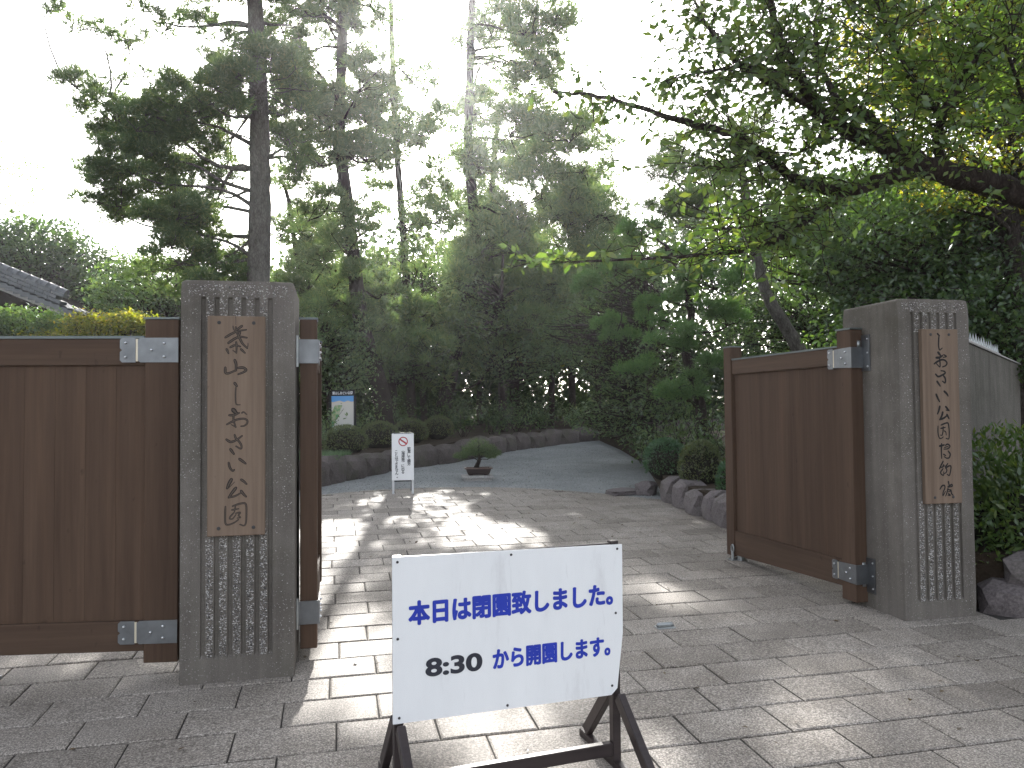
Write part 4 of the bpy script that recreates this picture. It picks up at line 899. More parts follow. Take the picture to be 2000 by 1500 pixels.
# ------------------------------------------------------------------ wall, spikes, hedge and rubble right of the far pillar
wa = Vector((2.99, 5.40, 0)); wang = math.atan2(3.9, 2.95); wl = empty('boundary_wall', (wa.x, wa.y, 0), wang); tag(wl, 'dark ribbed concrete wall running back from the hedge-side pillar', 'wall')
WT = 1.985
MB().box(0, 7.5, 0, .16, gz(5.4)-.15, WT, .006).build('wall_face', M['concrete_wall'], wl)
for k in range(0): MB().box(.10+k*.20, .22+k*.20, -.009, -.001, .25, WT-.12, .003).build('rib', M['concrete_wall'], wl)
MB().box(-.01, 7.5, -.012, .172, WT+.001, WT+.016).build('coping', M['pale_stone'], wl)
sp = empty('wall_spikes', (wa.x, wa.y, WT+.017), wang); tag(sp, 'row of galvanised steel spikes along the top of the ribbed wall', 'spikes')
MB().box(.62, 3.7, .06, .10, 0, .05).build('base_strip', M['galv'], sp)
for k in range(17):
    m = MB(); x = .72+k*.18; h_ = .085+.012*math.sin(k*2.1); m.add([(x-.02, .068, .051), (x+.02, .068, .051), (x+.02, .092, .051), (x-.02, .092, .051), (x, .08, .051+h_)], [(0, 1, 4), (1, 2, 4), (2, 3, 4), (3, 0, 4)]); m.build('spike', M['spike'], sp)
# hedge
r = np.random.default_rng(12); hb = gp(3.6, 5.75, .30); hg = empty('azalea_hedge', hb); tag(hg, 'leafy green hedge on rubble at the picture edge', 'hedge')
parts = []
for bx_, by_, bz_, rx, ry, rz, n in ((3.30, 5.50, .62, .26, .28, .30, 1500), (3.55, 5.42, .72, .32, .30, .42, 2200), (3.95, 5.55, .85, .42, .36, .50, 2600), (3.75, 5.95, .95, .45, .4, .40, 1800), (4.4, 5.7, .9, .5, .4, .52, 2200), (3.45, 5.75, .80, .3, .3, .35, 1300)):
    d = unit(r.normal(size=(n, 3))); C = d*np.array([rx, ry, rz])*r.uniform(.72, 1.05, (n, 1))+np.array([bx_, by_, bz_]); parts.append(leaves(C, r, .060, .42, .3, -.1, unit(d+np.array([0, 0, .6]))))
foliage('foliage', parts, M['leaf_cherry'], hg, hb)
bm = bmesh.new()
for bx_, by_, bz_, rx, ry, rz in ((3.55, 5.45, .66, .26, .24, .32), (3.95, 5.6, .78, .36, .28, .40), (3.4, 5.6, .6, .2, .2, .26), (4.4, 5.7, .8, .4, .3, .42)):
    q = bmesh.ops.create_icosphere(bm, subdivisions=2, radius=1)
    for v in q['verts']: v.co = (v.co.x*rx+bx_-hb.x, v.co.y*ry+by_-hb.y, v.co.z*rz+bz_-hb.z)
me = bpy.data.meshes.new('dark_core'); bm.to_mesh(me); bm.free(); link('dark_core', me, M['core'], hg)  # same dark solid filling added inside the hedge
bed('soil_bed', [(3.05, 5.36), (3.4, 5.18), (4.1, 5.05), (6, 4.9), (9, 13.0)], .36, M['soil'])
rw = stone_wall('rubble_edging', 'two courses of grey rubble under the leafy hedge', [(3.06, 5.26), (3.45, 5.06), (4.2, 4.92), (5.2, 4.85)], .44, M['stone_r'], .22, .40, 17, 0, None, .34, 'stone edging', 2)

# ------------------------------------------------------------------ house with a tiled gable at the left
Yh = 20.0; hx, hz = at(145, 612, Yh).x, at(145, 612, Yh).z; slope = math.atan(.415); rise = math.tan(slope)
ho = empty('tiled_house', gp(hx-3.2, Yh, .36), 0); tag(ho, 'house with grey tiled gable roof at the picture edge behind the side gate', 'house'); ob = Vector(ho.location)
def hp_(x, y, z): return Vector((hx+x, Yh+y, hz+z))-ob
RL = 4.2
MB().add([hp_(-6.4, 1.6, -6), hp_(-1.3, 1.6, -6), hp_(-1.3, 1.6, .15), hp_(-RL+.0, 1.6, 1.25), hp_(-6.4, 1.6, .2), hp_(-6.4, 7, -6), hp_(-1.3, 7, -6), hp_(-1.3, 7, .15), hp_(-RL, 7, 1.25), hp_(-6.4, 7, .2)],
         [(0, 1, 2, 3, 4), (1, 6, 7, 2), (9, 8, 7, 6, 5), (0, 4, 9, 5)]).build('wall', M['dark_wood'], ho)
ra = Matrix.Translation(hp_(0, 0, 0)) @ Matrix.Rotation(slope, 4, 'Y'); RS = RL/math.cos(slope)
roof = MB().box(-RS, .0, .10, 7.2, -.16, -.02, 0, ra).build('roof', M['dark_wood'], ho)
MB().box(-RS, .10, -.02, .029, -.42, -.165, 0, ra).build('barge_board', M['dark_wood'], ho)
MB().box(-RS, .02, .0305, .09, -.1585, -.03, 0, ra).build('fascia', M['pale_stone'], ho)
tm = MB()      # one verge tile: thick flap hanging over the edge, nose raised over the tile below
tm.add([(-.225, -.02, .015), (0, -.02, .062), (0, -.02, -.055), (-.188, -.02, -.115), (-.225, -.02, -.045), (-.225, .30, .015), (0, .30, .062), (0, .30, .02), (0, .02, .02), (0, .02, -.055), (-.188, .02, -.115), (-.225, .02, -.045)],
       [(0, 4, 3, 2, 1), (0, 1, 6, 5), (1, 2, 9, 8, 7, 6), (2, 3, 10, 9), (3, 4, 11, 10)]); tme = tm.mesh('verge_tile'); tme.materials.append(M['tile'])
for k in range(19):
    o = link('verge_tile', tme, None, roof); o.matrix_basis = ra @ Matrix.Translation((-k*.205, 0, .0))
tm = MB(); n = 10
prof = [(math.cos(a)*.11, math.sin(a)*.13) for a in np.linspace(0, math.pi, n)]
tm.add([(x, y, z) for x in (0, .262) for y, z in prof], [(i, i+1, n+i+1, n+i) for i in range(n-1)]+[tuple(range(n)), tuple(range(2*n-1, n-1, -1))]); cme = tm.mesh('ridge_tile', True); cme.materials.append(M['tile'])
for k in range(13):
    o = link('ridge_tile', cme, None, roof); o.matrix_basis = ra @ Matrix.Translation((-.86-k*.27, .40, .335))
for q, (z0_, z1_, w_) in enumerate(((.05, .14, .16), (.146, .235, .145), (.241, .33, .13))):
    for k in range(10):
        m = MB(); m.box(-.58-(k+1)*.36+.006-.16*(q % 2), -.58-k*.36-.16*(q % 2), .40-w_, .40+w_, z0_, z1_, .006, ra); m.build('noshi_tile', M['tile'], roof)
tm = MB(); tm.add([(-.215, y, .02+.045*math.sin((y/.26)*math.pi)**2) for y in np.linspace(0, .27, 7)]+[(.01, y, .0+.045*math.sin((y/.26)*math.pi)**2) for y in np.linspace(0, .27, 7)], [(i, i+1, i+8, i+7) for i in range(6)]); pme = tm.mesh('pan_tile', True); pme.materials.append(M['tile'])
for k in range(19):
    for j in range(4):
        o = link('pan_tile', pme, None, roof); o.matrix_basis = ra @ Matrix.Translation((-k*.205, .31+j*.275, .0))

# ------------------------------------------------------------------ pines on the far bed
G1 = 'pines on the far side of the drive'
pine('tall straight pine rising behind the nearer gate pillar, long limbs to one side', 14.0,
     [(503, 800), (503, 650), (504, 550), (508, 400), (507, 250), (502, 100), (494, -60), (488, -260), (486, -420)], .225,
     [(500, 165, 105, 42, -.9, 1.3), (560, 205, 60, 34, .3), (375, 215, 95, 42, -.4, 1.1), (300, 245, 80, 30, .2), (235, 232, 70, 28, -.2), (150, 165, 62, 13, .3, .7), (215, 175, 45, 16, -.3, .8), (330, 295, 100, 38, .2, 1.1), (240, 318, 72, 32, -.5, 1.1), (190, 345, 50, 24, .4),
      (190, 385, 62, 22, 0), (245, 410, 70, 24, .5), (350, 425, 85, 24, -.3), (290, 365, 70, 24, .8), (420, 470, 70, 40, .5, 1.1), (350, 500, 70, 36, -.2), (440, 545, 75, 38, .4, 1.1), (320, 545, 60, 30, .9), (90, 18, 34, 14, .2, .6), (170, 50, 40, 13, -.4, .5), (250, 70, 60, 18, .5, .5), (325, 35, 60, 22, -.6, .7),
      (400, 22, 60, 24, .6, .8), (430, 70, 40, 18, -.5, .8), (245, 140, 40, 13, .7, .5), (580, 40, 50, 26, .6, .7), (570, 280, 55, 26, .6), (430, 130, 50, 22, .8), (560, 110, 46, 22, -.4, .8), (420, 380, 50, 24, .9), (460, 250, 60, 26, .9),
      (500, -40, 90, 32, -.4), (380, -60, 70, 26, .4), (600, -70, 80, 30, .2), (480, -150, 120, 38, 0), (560, -220, 100, 34, .4), (430, -280, 100, 34, -.3), (490, -370, 110, 45, 0)]+fill(200, 480, 190, 430, 16, 52, 24, 1)+fill(330, 480, 440, 580, 8, 50, 28, 2)+fill(520, 600, 60, 330, 7, 42, 24, 3, .6),
     'needle', 'bark_pale', .82, 101, G1)
pine('pine with a crooked dark trunk, second from the nearer pillar', 17.0,
     [(752, 830), (742, 760), (722, 690), (704, 620), (692, 520), (678, 400), (664, 280), (666, 150), (671, 20), (674, -140), (676, -300)], .185,
     [(640, 28, 60, 38, .3), (712, 40, 44, 30, -.5, .8), (600, 92, 52, 24, -.2, .8), (690, 110, 46, 28, .6), (700, 165, 66, 34, -.6), (610, 170, 60, 32, .4), (645, 232, 84, 30, -.4), (730, 225, 52, 30, .5), (620, 292, 66, 26, .5), (556, 268, 46, 24, .2, .8), (716, 302, 60, 28, -.3),
      (600, 350, 56, 20, .8, .7), (636, 402, 64, 16, -.6, .7), (724, 420, 56, 30, .4), (700, 492, 64, 40, -.6), (636, 505, 52, 30, .6, .8), (655, 575, 56, 34, -.3), (745, 560, 58, 36, .5), (600, 560, 44, 26, .9, .7), (710, 630, 60, 36, .9), (655, 655, 46, 34, 1.2, .8),
      (640, -40, 90, 34, 0), (720, -100, 60, 34, .5), (640, -160, 100, 36, -.3), (690, -240, 90, 36, .3)]+fill(540, 750, -30, 330, 24, 44, 24, 4, .7)+fill(600, 770, 400, 720, 14, 48, 30, 5, .8),
     'needle', 'bark_dark', 1.0, 102, G1)
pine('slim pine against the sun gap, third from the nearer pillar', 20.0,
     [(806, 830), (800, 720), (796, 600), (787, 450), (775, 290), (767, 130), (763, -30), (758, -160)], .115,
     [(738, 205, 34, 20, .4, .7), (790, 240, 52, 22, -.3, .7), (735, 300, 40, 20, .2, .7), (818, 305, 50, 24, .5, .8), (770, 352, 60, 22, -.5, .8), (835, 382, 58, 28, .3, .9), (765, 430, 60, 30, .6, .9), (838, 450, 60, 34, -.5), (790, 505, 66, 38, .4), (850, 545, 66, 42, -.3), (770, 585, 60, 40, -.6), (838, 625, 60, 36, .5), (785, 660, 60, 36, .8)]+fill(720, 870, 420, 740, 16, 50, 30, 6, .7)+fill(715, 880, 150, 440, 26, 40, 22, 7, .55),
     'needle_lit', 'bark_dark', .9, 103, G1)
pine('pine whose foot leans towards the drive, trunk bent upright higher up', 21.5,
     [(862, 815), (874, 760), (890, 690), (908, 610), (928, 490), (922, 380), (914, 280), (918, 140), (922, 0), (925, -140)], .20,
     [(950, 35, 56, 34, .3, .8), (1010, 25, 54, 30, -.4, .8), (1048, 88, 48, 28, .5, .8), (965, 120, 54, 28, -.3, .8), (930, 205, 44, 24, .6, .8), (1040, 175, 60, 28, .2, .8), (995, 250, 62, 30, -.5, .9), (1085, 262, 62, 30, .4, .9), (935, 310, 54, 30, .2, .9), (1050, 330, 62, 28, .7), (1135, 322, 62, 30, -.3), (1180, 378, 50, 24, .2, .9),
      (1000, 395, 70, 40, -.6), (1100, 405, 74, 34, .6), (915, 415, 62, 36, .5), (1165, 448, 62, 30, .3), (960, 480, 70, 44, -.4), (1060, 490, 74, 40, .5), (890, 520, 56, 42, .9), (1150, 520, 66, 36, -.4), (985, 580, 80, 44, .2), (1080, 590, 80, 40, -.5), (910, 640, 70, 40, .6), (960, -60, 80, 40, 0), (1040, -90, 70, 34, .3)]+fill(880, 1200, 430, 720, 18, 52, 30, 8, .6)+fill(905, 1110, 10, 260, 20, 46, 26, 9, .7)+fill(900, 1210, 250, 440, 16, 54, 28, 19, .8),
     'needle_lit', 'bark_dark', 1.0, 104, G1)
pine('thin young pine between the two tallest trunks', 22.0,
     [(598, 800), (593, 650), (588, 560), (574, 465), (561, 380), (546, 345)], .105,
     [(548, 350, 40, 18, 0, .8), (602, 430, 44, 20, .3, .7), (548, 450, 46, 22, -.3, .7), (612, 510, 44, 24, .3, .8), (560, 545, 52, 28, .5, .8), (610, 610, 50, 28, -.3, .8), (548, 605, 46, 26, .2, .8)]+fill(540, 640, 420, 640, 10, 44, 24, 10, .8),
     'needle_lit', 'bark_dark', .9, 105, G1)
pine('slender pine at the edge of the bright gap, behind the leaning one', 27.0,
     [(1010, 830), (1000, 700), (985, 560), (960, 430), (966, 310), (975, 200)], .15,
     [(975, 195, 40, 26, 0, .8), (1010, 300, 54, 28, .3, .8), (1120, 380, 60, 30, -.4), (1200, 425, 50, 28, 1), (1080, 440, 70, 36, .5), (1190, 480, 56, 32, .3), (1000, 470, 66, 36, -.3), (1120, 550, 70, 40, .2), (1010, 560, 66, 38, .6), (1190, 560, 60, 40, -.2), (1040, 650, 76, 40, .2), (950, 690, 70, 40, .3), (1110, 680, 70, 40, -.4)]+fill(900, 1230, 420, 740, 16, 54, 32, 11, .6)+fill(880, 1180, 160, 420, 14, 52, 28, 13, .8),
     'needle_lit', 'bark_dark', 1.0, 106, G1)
# pine with a leaning pale trunk behind the open gate, and the cloud-pruned one beside it
pine('leaning pine with pale scaly trunk rising behind the open gate', 13.0,
     [(1592, 760), (1560, 682), (1528, 628), (1500, 580), (1478, 505), (1464, 430), (1452, 350), (1440, 296), (1425, 230)], .115,
     [(1312, 282, 58, 26, .3), (1356, 312, 48, 24, -.4), (1285, 335, 40, 15, .2, .8), (1402, 330, 66, 24, .5), (1350, 402, 76, 18, -.3), (1300, 408, 40, 14, .5, .8), (1432, 262, 52, 26, 0), (1380, 240, 46, 22, .4, .8), (1470, 340, 50, 24, -.3), (1490, 250, 56, 26, .4)]+fill(1290, 1500, 250, 420, 8, 44, 18, 12, .8),
     'needle', 'bark_pale', 1.1, 107, None, L=.10, W=.008)
pine('cloud-pruned garden pine with rounded dense pads over the boulders', 11.6,
     [(1372, 830), (1362, 760), (1340, 690), (1350, 610), (1330, 540), (1300, 480)], .085,
     [(1395, 552, 66, 36, -.3, 2.2), (1340, 590, 44, 28, -.1, 2), (1245, 535, 52, 30, .2, 2), (1165, 556, 38, 24, .1, 1.8), (1210, 520, 40, 20, .5, 1.6), (1320, 665, 60, 38, -.4, 2.2), (1375, 690, 50, 36, -.5, 2.0), (1205, 640, 46, 26, .3, 1.8), (1270, 615, 40, 28, .3, 1.8), (1260, 455, 52, 18, .3, 1.8), (1300, 500, 50, 24, .4, 1.6), (1325, 745, 54, 34, -.3, 2), (1240, 705, 46, 30, .5, 1.6), (1420, 625, 46, 34, .2, 1.8)],
     'niwaki', 'bark_dark', 1.2, 108, None, L=.085, W=.0105, k=12, zbase=.28)

# ------------------------------------------------------------------ cherry overhanging from the right
r = np.random.default_rng(41); rr = random.Random(41)
cb = gp(4.75, 6.1, .3); ct = empty('cherry_tree', cb); tag(ct, 'cherry tree reaching in from the picture edge, heavy limb over the wall', 'tree')
def bp(pts): return [at(x, y, Y) for x, y, Y in pts]
t_top = at(2115, 405, 5.75)
TR = [Vector(p) for p in spline([(cb.x, cb.y, cb.z-.3), (cb.x-.02, cb.y, 1.2), (cb.x-.12, cb.y-.1, 2.2), tuple(t_top+Vector((.25, .15, .05))), tuple(t_top+Vector((.45, .5, .9))), tuple(t_top+Vector((.3, .9, 2.4)))], 5)]
segs = [(TR, list(np.linspace(.20, .09, len(TR))), 12)]
BR = [  # limbs: (points, r0, r1)
 ([(2130, 412, 5.75), (2000, 382, 5.6), (1900, 350, 5.5), (1800, 322, 5.4), (1740, 290, 5.35)], .100, .068),
 ([(1740, 290, 5.35), (1650, 252, 5.3), (1595, 215, 5.2), (1560, 150, 5.1), (1520, 70, 5.0), (1495, -40, 4.9)], .060, .018),
 ([(1800, 330, 5.4), (1720, 352, 5.35), (1650, 372, 5.3), (1590, 362, 5.2), (1545, 345, 5.1), (1490, 302, 5.0), (1430, 262, 4.9), (1340, 240, 4.8), (1250, 212, 4.7), (1150, 186, 4.6), (1080, 180, 4.55)], .055, .006),
 ([(1660, 372, 5.3), (1590, 420, 5.2), (1530, 462, 5.1), (1460, 488, 5.0), (1380, 497, 4.95), (1260, 505, 4.9), (1120, 512, 4.85), (1010, 508, 4.8)], .026, .004),
 ([(1850, 338, 5.45), (1832, 290, 5.4), (1840, 230, 5.3), (1880, 150, 5.2), (1920, 100, 5.1), (1990, 45, 5.0)], .040, .014),
 ([(1760, 305, 5.35), (1700, 230, 5.3), (1640, 200, 5.35), (1600, 120, 5.5), (1590, 40, 5.6)], .038, .012),
 ([(1595, 215, 5.2), (1500, 160, 5.0), (1420, 100, 4.8), (1370, 30, 4.7), (1340, -40, 4.6)], .024, .006),
 ([(1560, 150, 5.1), (1470, 130, 4.9), (1380, 140, 4.7), (1290, 160, 4.6)], .016, .004),
 ([(1490, 302, 5.0), (1420, 330, 4.9), (1350, 320, 4.8)], .012, .004),
 ([(1840, 230, 5.3), (1780, 150, 5.2), (1740, 70, 5.0), (1700, -30, 4.9)], .022, .006),
 ([(2010, 385, 5.6), (2040, 300, 5.2), (2000, 200, 5.0), (1960, 80, 4.8)], .030, .008),
 ([(1590, 420, 5.2), (1480, 440, 4.9), (1400, 450, 4.7)], .010, .003),
 ([(1700, 230, 5.3), (1620, 270, 5.1), (1560, 300, 4.9)], .012, .004)]
tips = []; paths = []
for pts, r0, r1 in BR:
    P = [Vector(p) for p in spline([tuple(p) for p in bp(pts)], 5)]; n = len(P)
    for i in range(1, n-1): P[i] += Vector((rr.gauss(0, 1), rr.gauss(0, 1), rr.gauss(0, 1)))*r0*.10
    segs.append((P, [r0+(r1-r0)*(i/(n-1))**.85 for i in range(n)], 10 if r0 > .05 else 7)); paths.append((P, r0))
parts = []
def spray(p0, dirv, L, nl, size=.066):
    """a leafy twig: thin stem with alternate drooping leaves"""
    P, R_ = limb(p0, p0+dirv*L, .005, .002, rr, .10, 5); segs.append((P, R_, 3)); PP = np.array([q[:] for q in P])
    t = np.linspace(.15, 1, nl)*(len(P)-1); i = np.minimum(t.astype(int), len(P)-2); q = PP[i]+(PP[i+1]-PP[i])*(t-i)[:, None]+r.normal(size=(nl, 3))*.012
    sd = np.array(dirv.cross(Vector((0, 0, 1))).normalized()[:])*np.where(np.arange(nl) % 2, 1, -1)[:, None]
    parts.append(leaves(q, r, size, .50, .75, .55, sd*.9+np.array(dirv[:])*.5, .12))
for (P, r0) in paths:
    n = len(P)
    for i in range(2 if r0 > .1 else 1, n):
        thick = max(r0*(1-i/n), .003); cnt = (2.0 if r0 < .07 else 1.3) if i > n*.25 or r0 < .03 else .7
        for _ in range(int(cnt*(1.9 if P[i].x > 1.2 else .7)+rr.random())):
            t = (P[min(i+1, n-1)]-P[i-1]).normalized(); d = (t*.55+Vector((rr.gauss(0, 1), rr.gauss(0, 1), rr.gauss(.1, .75)))*.65).normalized(); spray(P[i].copy(), d, rr.uniform(.22, .62)*(1 if P[i].x > 1.2 else .6), rr.randint(7, 13))
# the fuller part of the crown over the wall
for _ in range(600):
    x = 1290+abs(rr.gauss(0, 1))*0+(rr.random()**.62)*800; y = rr.uniform(-160, 330)*(1-.0002*(x-1290)); Y = rr.uniform(4.7, 7.2)
    if y > 190+.23*(x-1290): continue
    if x < 1480 and rr.random() < .55: continue
    d = Vector((rr.gauss(-.4, .7), rr.gauss(-.1, .7), rr.gauss(.0, .45))).normalized(); spray(at(x, y, Y), d, rr.uniform(.25, .6), rr.randint(8, 14))
wood('trunk', segs[:1], M['bark_cherry'], ct, cb, 12, 3); tag(wood('limbs', segs[1:], M['bark_cherry'], ct, cb, 6, 4), kind='stuff'); foliage('crown', parts, M['leaf_cherry'], ct, cb)

# ------------------------------------------------------------------ broadleaved trees
def bl(px, Y): p = at(px, 800, Y); return gp(p.x, p.y, .3)
broadleaf('evergreen_tree', 'yellow-lit leafy tree filling the top corner behind the cherry limb', bl(1990, 9.5), 5.2, .13, [W3(1930, 150, 9.5, 230, 210), W3(2060, 60, 9.5, 220, 240), W3(1800, 60, 10, 180, 130), W3(1960, 380, 10, 170, 90)], 'leaf_sunlit', .085, 26, 900, 51, crad=.30)
broadleaf('evergreen_tree', 'dark glossy evergreen behind the spiked wall', bl(1840, 10.5), 3.4, .11, [W3(1760, 500, 10.5, 190, 130), W3(1900, 560, 10.2, 160, 130), W3(1690, 560, 11, 70, 110), W3(1800, 640, 10, 190, 90), W3(1980, 640, 9.6, 160, 120)], 'leaf_dark', .080, 30, 950, 52, crad=.26)
broadleaf('evergreen_tree', 'evergreen with orange-tinged top between cherry limb and dark evergreen', bl(1700, 13.5), 5, .12, [W3(1680, 420, 13.5, 170, 90), W3(1560, 470, 14, 110, 90), W3(1800, 400, 13.5, 150, 80)], 'leaf_mid', .09, 26, 620, 53, crad=.30)
broadleaf('evergreen_tree', 'small dark evergreen filling the gap above the open gate', bl(1600, 15.5), 2.4, .08, [W3(1580, 590, 15.5, 110, 80), W3(1660, 620, 15, 90, 80), W3(1470, 640, 16, 90, 80)], 'leaf_dark', .075, 28, 420, 54, crad=.24)
broadleaf('maple_tree', 'layered green maple leaning out over the end of the gravel', bl(1262, 14.5), 3.6, .09, [W3(1200, 815, 14.5, 80, 26), W3(1245, 760, 14.5, 80, 34), W3(1180, 700, 15, 70, 34), W3(1250, 650, 15, 80, 34), W3(1160, 610, 15.5, 60, 30), W3(1110, 640, 15.5, 56, 28), W3(1230, 570, 15, 70, 36), W3(1290, 700, 13.8, 50, 40), W3(1300, 780, 12.6, 56, 44)], 'leaf_mid', .075, 24, 620, 55, crad=.26, up=.9, droop=.1)
broadleaf('broadleaf_tree', 'bright little tree beside the park map board', bl(640, 16.5), 2.8, .06, [W3(660, 690, 16.5, 52, 60), W3(690, 730, 16.2, 40, 36), W3(625, 720, 16.5, 40, 60), W3(640, 640, 17, 40, 34)], 'leaf_mid', .085, 24, 260, 56, crad=.24)
broadleaf('evergreen_tree', 'dark rounded evergreen behind the tiled roof', bl(70, 25), 4.6, .16, [W3(60, 500, 25, 110, 70), W3(160, 545, 25, 85, 65), W3(-40, 540, 25, 110, 100), W3(210, 600, 25, 60, 40)], 'leaf_dark', .17, 30, 640, 57, crad=.5)
broadleaf('broadleaf_tree', 'sparse pale-leaved branches rising at the picture edge above the dark evergreen', bl(-90, 19), 6.4, .05, [W3(40, 370, 19, 90, 50), W3(-20, 330, 19, 80, 50)], 'leaf_cherry', .07, 9, 110, 58, crad=.4, limbs=1)
broadleaf('broadleaf_tree', 'mid-green tree under the long pine limbs', bl(330, 22), 3.6, .12, [W3(300, 560, 22, 110, 60), W3(400, 600, 22, 80, 50), W3(240, 590, 21, 70, 44)], 'leaf_mid', .12, 24, 380, 59, crad=.4)
broadleaf('green_shrub', 'mid-green shrub under the tiled eave above the side gate', bl(50, 18), 1.5, .05, [W3(40, 632, 18, 90, 26), W3(-20, 640, 18, 60, 30)], 'leaf_mid', .10, 26, 220, 160, crad=.28, cat='shrub')
broadleaf('sunlit_shrub', 'sunlit yellow-green shrub just above the side gate', bl(200, 17.5), 1.6, .05, [W3(215, 645, 17.5, 80, 34), W3(110, 668, 17.5, 80, 18), W3(265, 640, 17.5, 50, 28)], 'leaf_sunlit', .085, 26, 330, 60, crad=.26, cat='shrub')
broadleaf('broadleaf_tree', 'fresh green tree standing in the wood straight above the bonsai', bl(985, 20.5), 4.6, .09, [W3(960, 640, 20.5, 80, 50), W3(1040, 590, 21, 70, 44), W3(1010, 700, 20.5, 90, 44), W3(930, 570, 21, 60, 40)], 'leaf_mid', .10, 24, 420, 161, crad=.34)
broadleaf('broadleaf_tree', 'light green tree between the crooked pine and the slim pine', bl(760, 19.5), 4.2, .08, [W3(745, 640, 19.5, 70, 50), W3(700, 560, 20, 60, 44), W3(800, 700, 19.5, 70, 44)], 'leaf_mid', .095, 24, 340, 162, crad=.32)
broadleaf('broadleaf_tree', 'sunny yellow-green tree glimpsed deep in the wood left of the maple', bl(1120, 25.5), 5.4, .09, [W3(1090, 560, 25.5, 80, 40), W3(1150, 640, 25.5, 70, 40), W3(1060, 680, 25.5, 60, 36)], 'leaf_sunlit', .13, 22, 280, 163, crad=.42)
G2 = 'slim dark trees in the wood'
for k, (px, Y, H, w, lab) in enumerate([(1075, 24, 5.2, 50, 'slim dark tree in front of the bright gap in the wood, nearer the sign'), (1122, 25, 5.4, 46, 'slim dark tree at the centre of the bright gap in the wood'), (1165, 23, 4.8, 50, 'slim dark tree between the bright gap and the maple'), (985, 25, 5.6, 60, 'slim dark tree straight behind the bonsai'), (935, 27, 5.8, 60, 'slim dark tree just right of the leaning pine'), (830, 24, 5, 56, 'slim dark tree behind the small folding sign'), (768, 26, 5.4, 56, 'slim dark tree close behind the crooked pine'), (655, 25, 5.2, 60, 'slim dark tree behind the map board')]):
    b = bl(px, Y); broadleaf('forest_tree', lab, b, H, .09, [(b.x+rr.uniform(-.3, .3), b.y, b.z+H*.80, 1.25, 1.2, 1.5), (b.x+rr.uniform(-.8, .8), b.y+.4, b.z+H*.52, 1.2, 1.1, .9)], 'leaf_dark', .12, 22, 230, 70+k, crad=.36, group=G2)
# shrub layer along the wall
G3 = 'shrubs along the foot of the wood'
for k, (px, py, Y, h, sp_, mt, lab) in enumerate([(700, 800, 16.0, 1.1, .55, 'leaf_mid', 'light green shrub overlapping the map board'), (780, 800, 18.5, 1.0, .6, 'leaf_mid', 'light shrub between crooked pine and folding sign'), (905, 850, 18.6, .9, .6, 'leaf_dark', 'dark shrub left of the bonsai crown'), (960, 840, 19.2, 1.0, .7, 'leaf_dark', 'broad-leaved shrub right behind the bonsai'), (1010, 835, 20.2, .9, .7, 'leaf_mid', 'shrub half way along the far stone wall'), (1060, 830, 21.4, .8, .7, 'leaf_dark', 'dark low shrub below the bright gap'), (1120, 830, 22.6, .8, .7, 'leaf_mid', 'low shrub where the far wall meets the maple'), (870, 800, 20.5, 1.3, .8, 'leaf_dark', 'tall shrub at the foot of the leaning pine'), (1015, 800, 24, 1.6, 1.0, 'leaf_dark', 'big dim shrub deep behind the bonsai'), (640, 840, 14.8, .8, .45, 'leaf_mid', 'small shrub beside the edge-on gate leaf')]):
    p = at(px, py, Y); shrub('understorey_shrub', lab, gp(p.x, p.y, .34), h, sp_, M and mt, 11, 46, .10 if mt == 'leaf_dark' else .085, 90+k, group=G3)
for k, (x, y, h, sp_, mt, lab) in enumerate([(2.25, 11.9, .75, .45, 'leaf_mid', 'low shrub spilling over the bed edge behind the bright green bush'), (2.35, 13.4, .8, .55, 'leaf_dark', 'dark shrub hanging over the gravel under the maple'), (2.45, 15.2, .85, .6, 'leaf_mid', 'leafy shrub at the gravel edge beyond the maple trunk'), (2.45, 17.4, .9, .7, 'leaf_dark', 'dim shrub near the far end of the gravel'), (2.75, 12.6, 1.2, .6, 'leaf_mid', 'taller light shrub at the foot of the cloud-pruned pine'), (2.75, 11.2, 1.1, .5, 'leaf_mid', 'full green shrub rising just behind the bright clipped bush'), (3.0, 10.3, 1.2, .5, 'leaf_dark', 'dark full shrub rising behind the brownish clipped bush')]):
    shrub('edge_shrub', lab, gp(x, y, .24), h, sp_, mt, 14, 48, .075, 140+k, group='shrubs along the gravel edge', up=.7, droop=.6)
for k, (px, Y, h, sp_, mt, lab, sz) in enumerate([(1615, 9.0, 1.55, .12, 'leaf_sunlit', 'upright bright sapling poking up beside the hedge-side pillar', .075), (1545, 9.4, 1.15, .2, 'leaf_mid', 'low leafy shoot just over the open gate', .07), (1345, 11.4, .9, .35, 'leaf_mid', 'loose light shrub above the brownish bush', .06)]):
    p = at(px, 800, Y); shrub('sapling', lab, gp(p.x, p.y, .28), h, sp_, mt, 6, 34, sz, 120+k, cat='sapling', up=.3, droop=-.5)
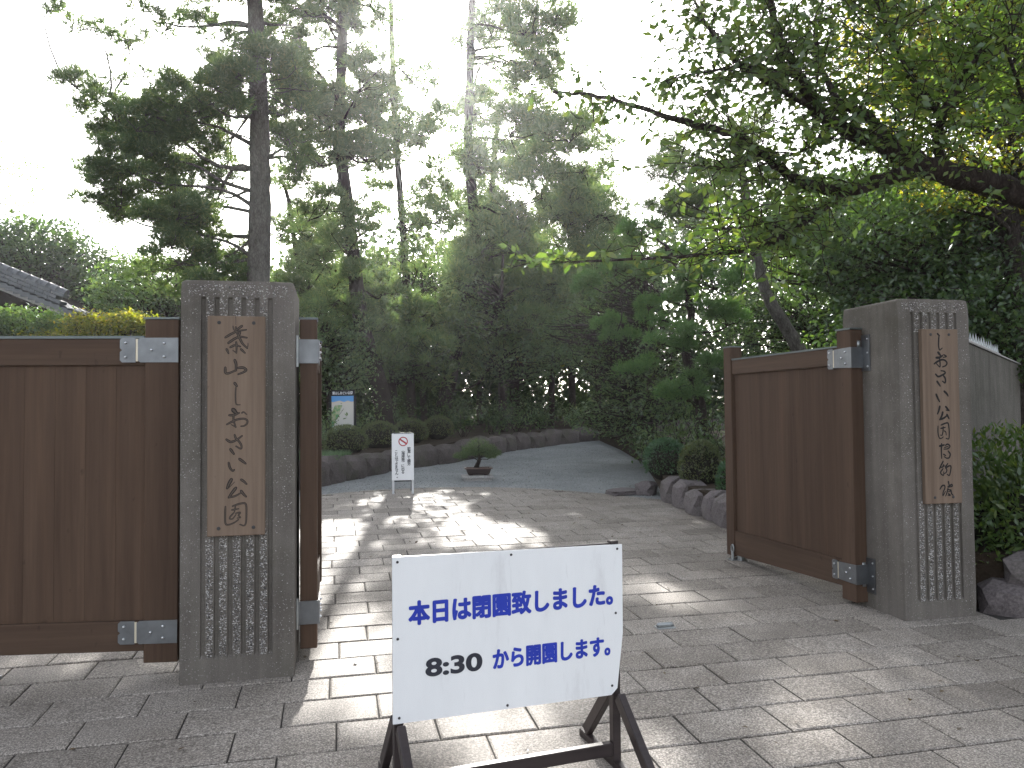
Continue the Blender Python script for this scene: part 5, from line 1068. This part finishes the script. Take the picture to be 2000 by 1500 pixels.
# the wood behind, one mass
r = np.random.default_rng(77); parts = []
for _ in range(5200):
    Y = r.uniform(26.5, 42); x = r.uniform(-150, 2150); top = 520 if x > 560 else 610
    if x > 1300: top = 430
    if 1040 < x < 1190 and r.random() < .55: top = 640
    y = r.uniform(top, 850) if r.random() < .85 else r.uniform(top-80, top+60)
    if 1060 < x < 1170 and y > 690 and r.random() < .6: continue
    c = np.array(at(x, y, Y)); c[2] = max(c[2], gz(Y)+.4)
    if lit(c, .6): continue
    c = c; cr = r.uniform(.5, 1.1); parts.append(leaves(c+ball(r, 20, .3)*np.array([cr, cr, cr*.7]), r, .32, .55, .5, .2))
for _ in range(1500):
    Y = r.uniform(26.5, 36); x = r.uniform(-150, 2150)
    if 1060 < x < 1170 and r.random() < .55: continue
    c = np.array(at(x, 800, Y)); c[2] = gz(Y)+r.uniform(.3, 2.6); parts.append(leaves(c+ball(r, 26, .3)*np.array([.9, .9, .6]), r, .26, .55, .5, .2))
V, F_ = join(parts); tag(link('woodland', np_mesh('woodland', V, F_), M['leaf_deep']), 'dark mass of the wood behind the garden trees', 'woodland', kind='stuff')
for o in list(SC.objects):
    if o.parent is None and o.get('category') is None and o.get('kind') is None and o.type in ('MESH', 'EMPTY'): print('UNTAGGED', o.name)

r = np.random.default_rng(15); n = 260; lx = r.uniform(-3, 4, n); ly = r.uniform(2.8, 13, n); C = np.c_[lx, ly, SLOPE*ly+.006]
V, F_ = leaves(C, r, .04, .5, 2.2, .0); tag(link('fallen_leaves', np_mesh('fallen_leaves', V, F_), M['dry_leaf']), 'scattered dry leaves lying on the slabs and gravel', 'leaves', kind='stuff')
# ------------------------------------------------------------------ air volume added to veil the trees with glare around the sun
hz_ = MB(); hz_.box(-60, 60, -8, 75, -2.2, 16); hzo = tag(hz_.build('haze', None), 'thin haze volume added for the glare around the sun', 'haze', kind='stuff')
hm, nt, out = node_mat('glare_haze'); pv = N(nt, 'VolumePrincipled'); pv.inputs['Density'].default_value = HAZE; pv.inputs['Anisotropy'].default_value = .78; pv.inputs['Color'].default_value = (.95, .96, 1, 1)
nt.links.new(pv.outputs[0], out.inputs['Volume']); hzo.data.materials.append(hm)
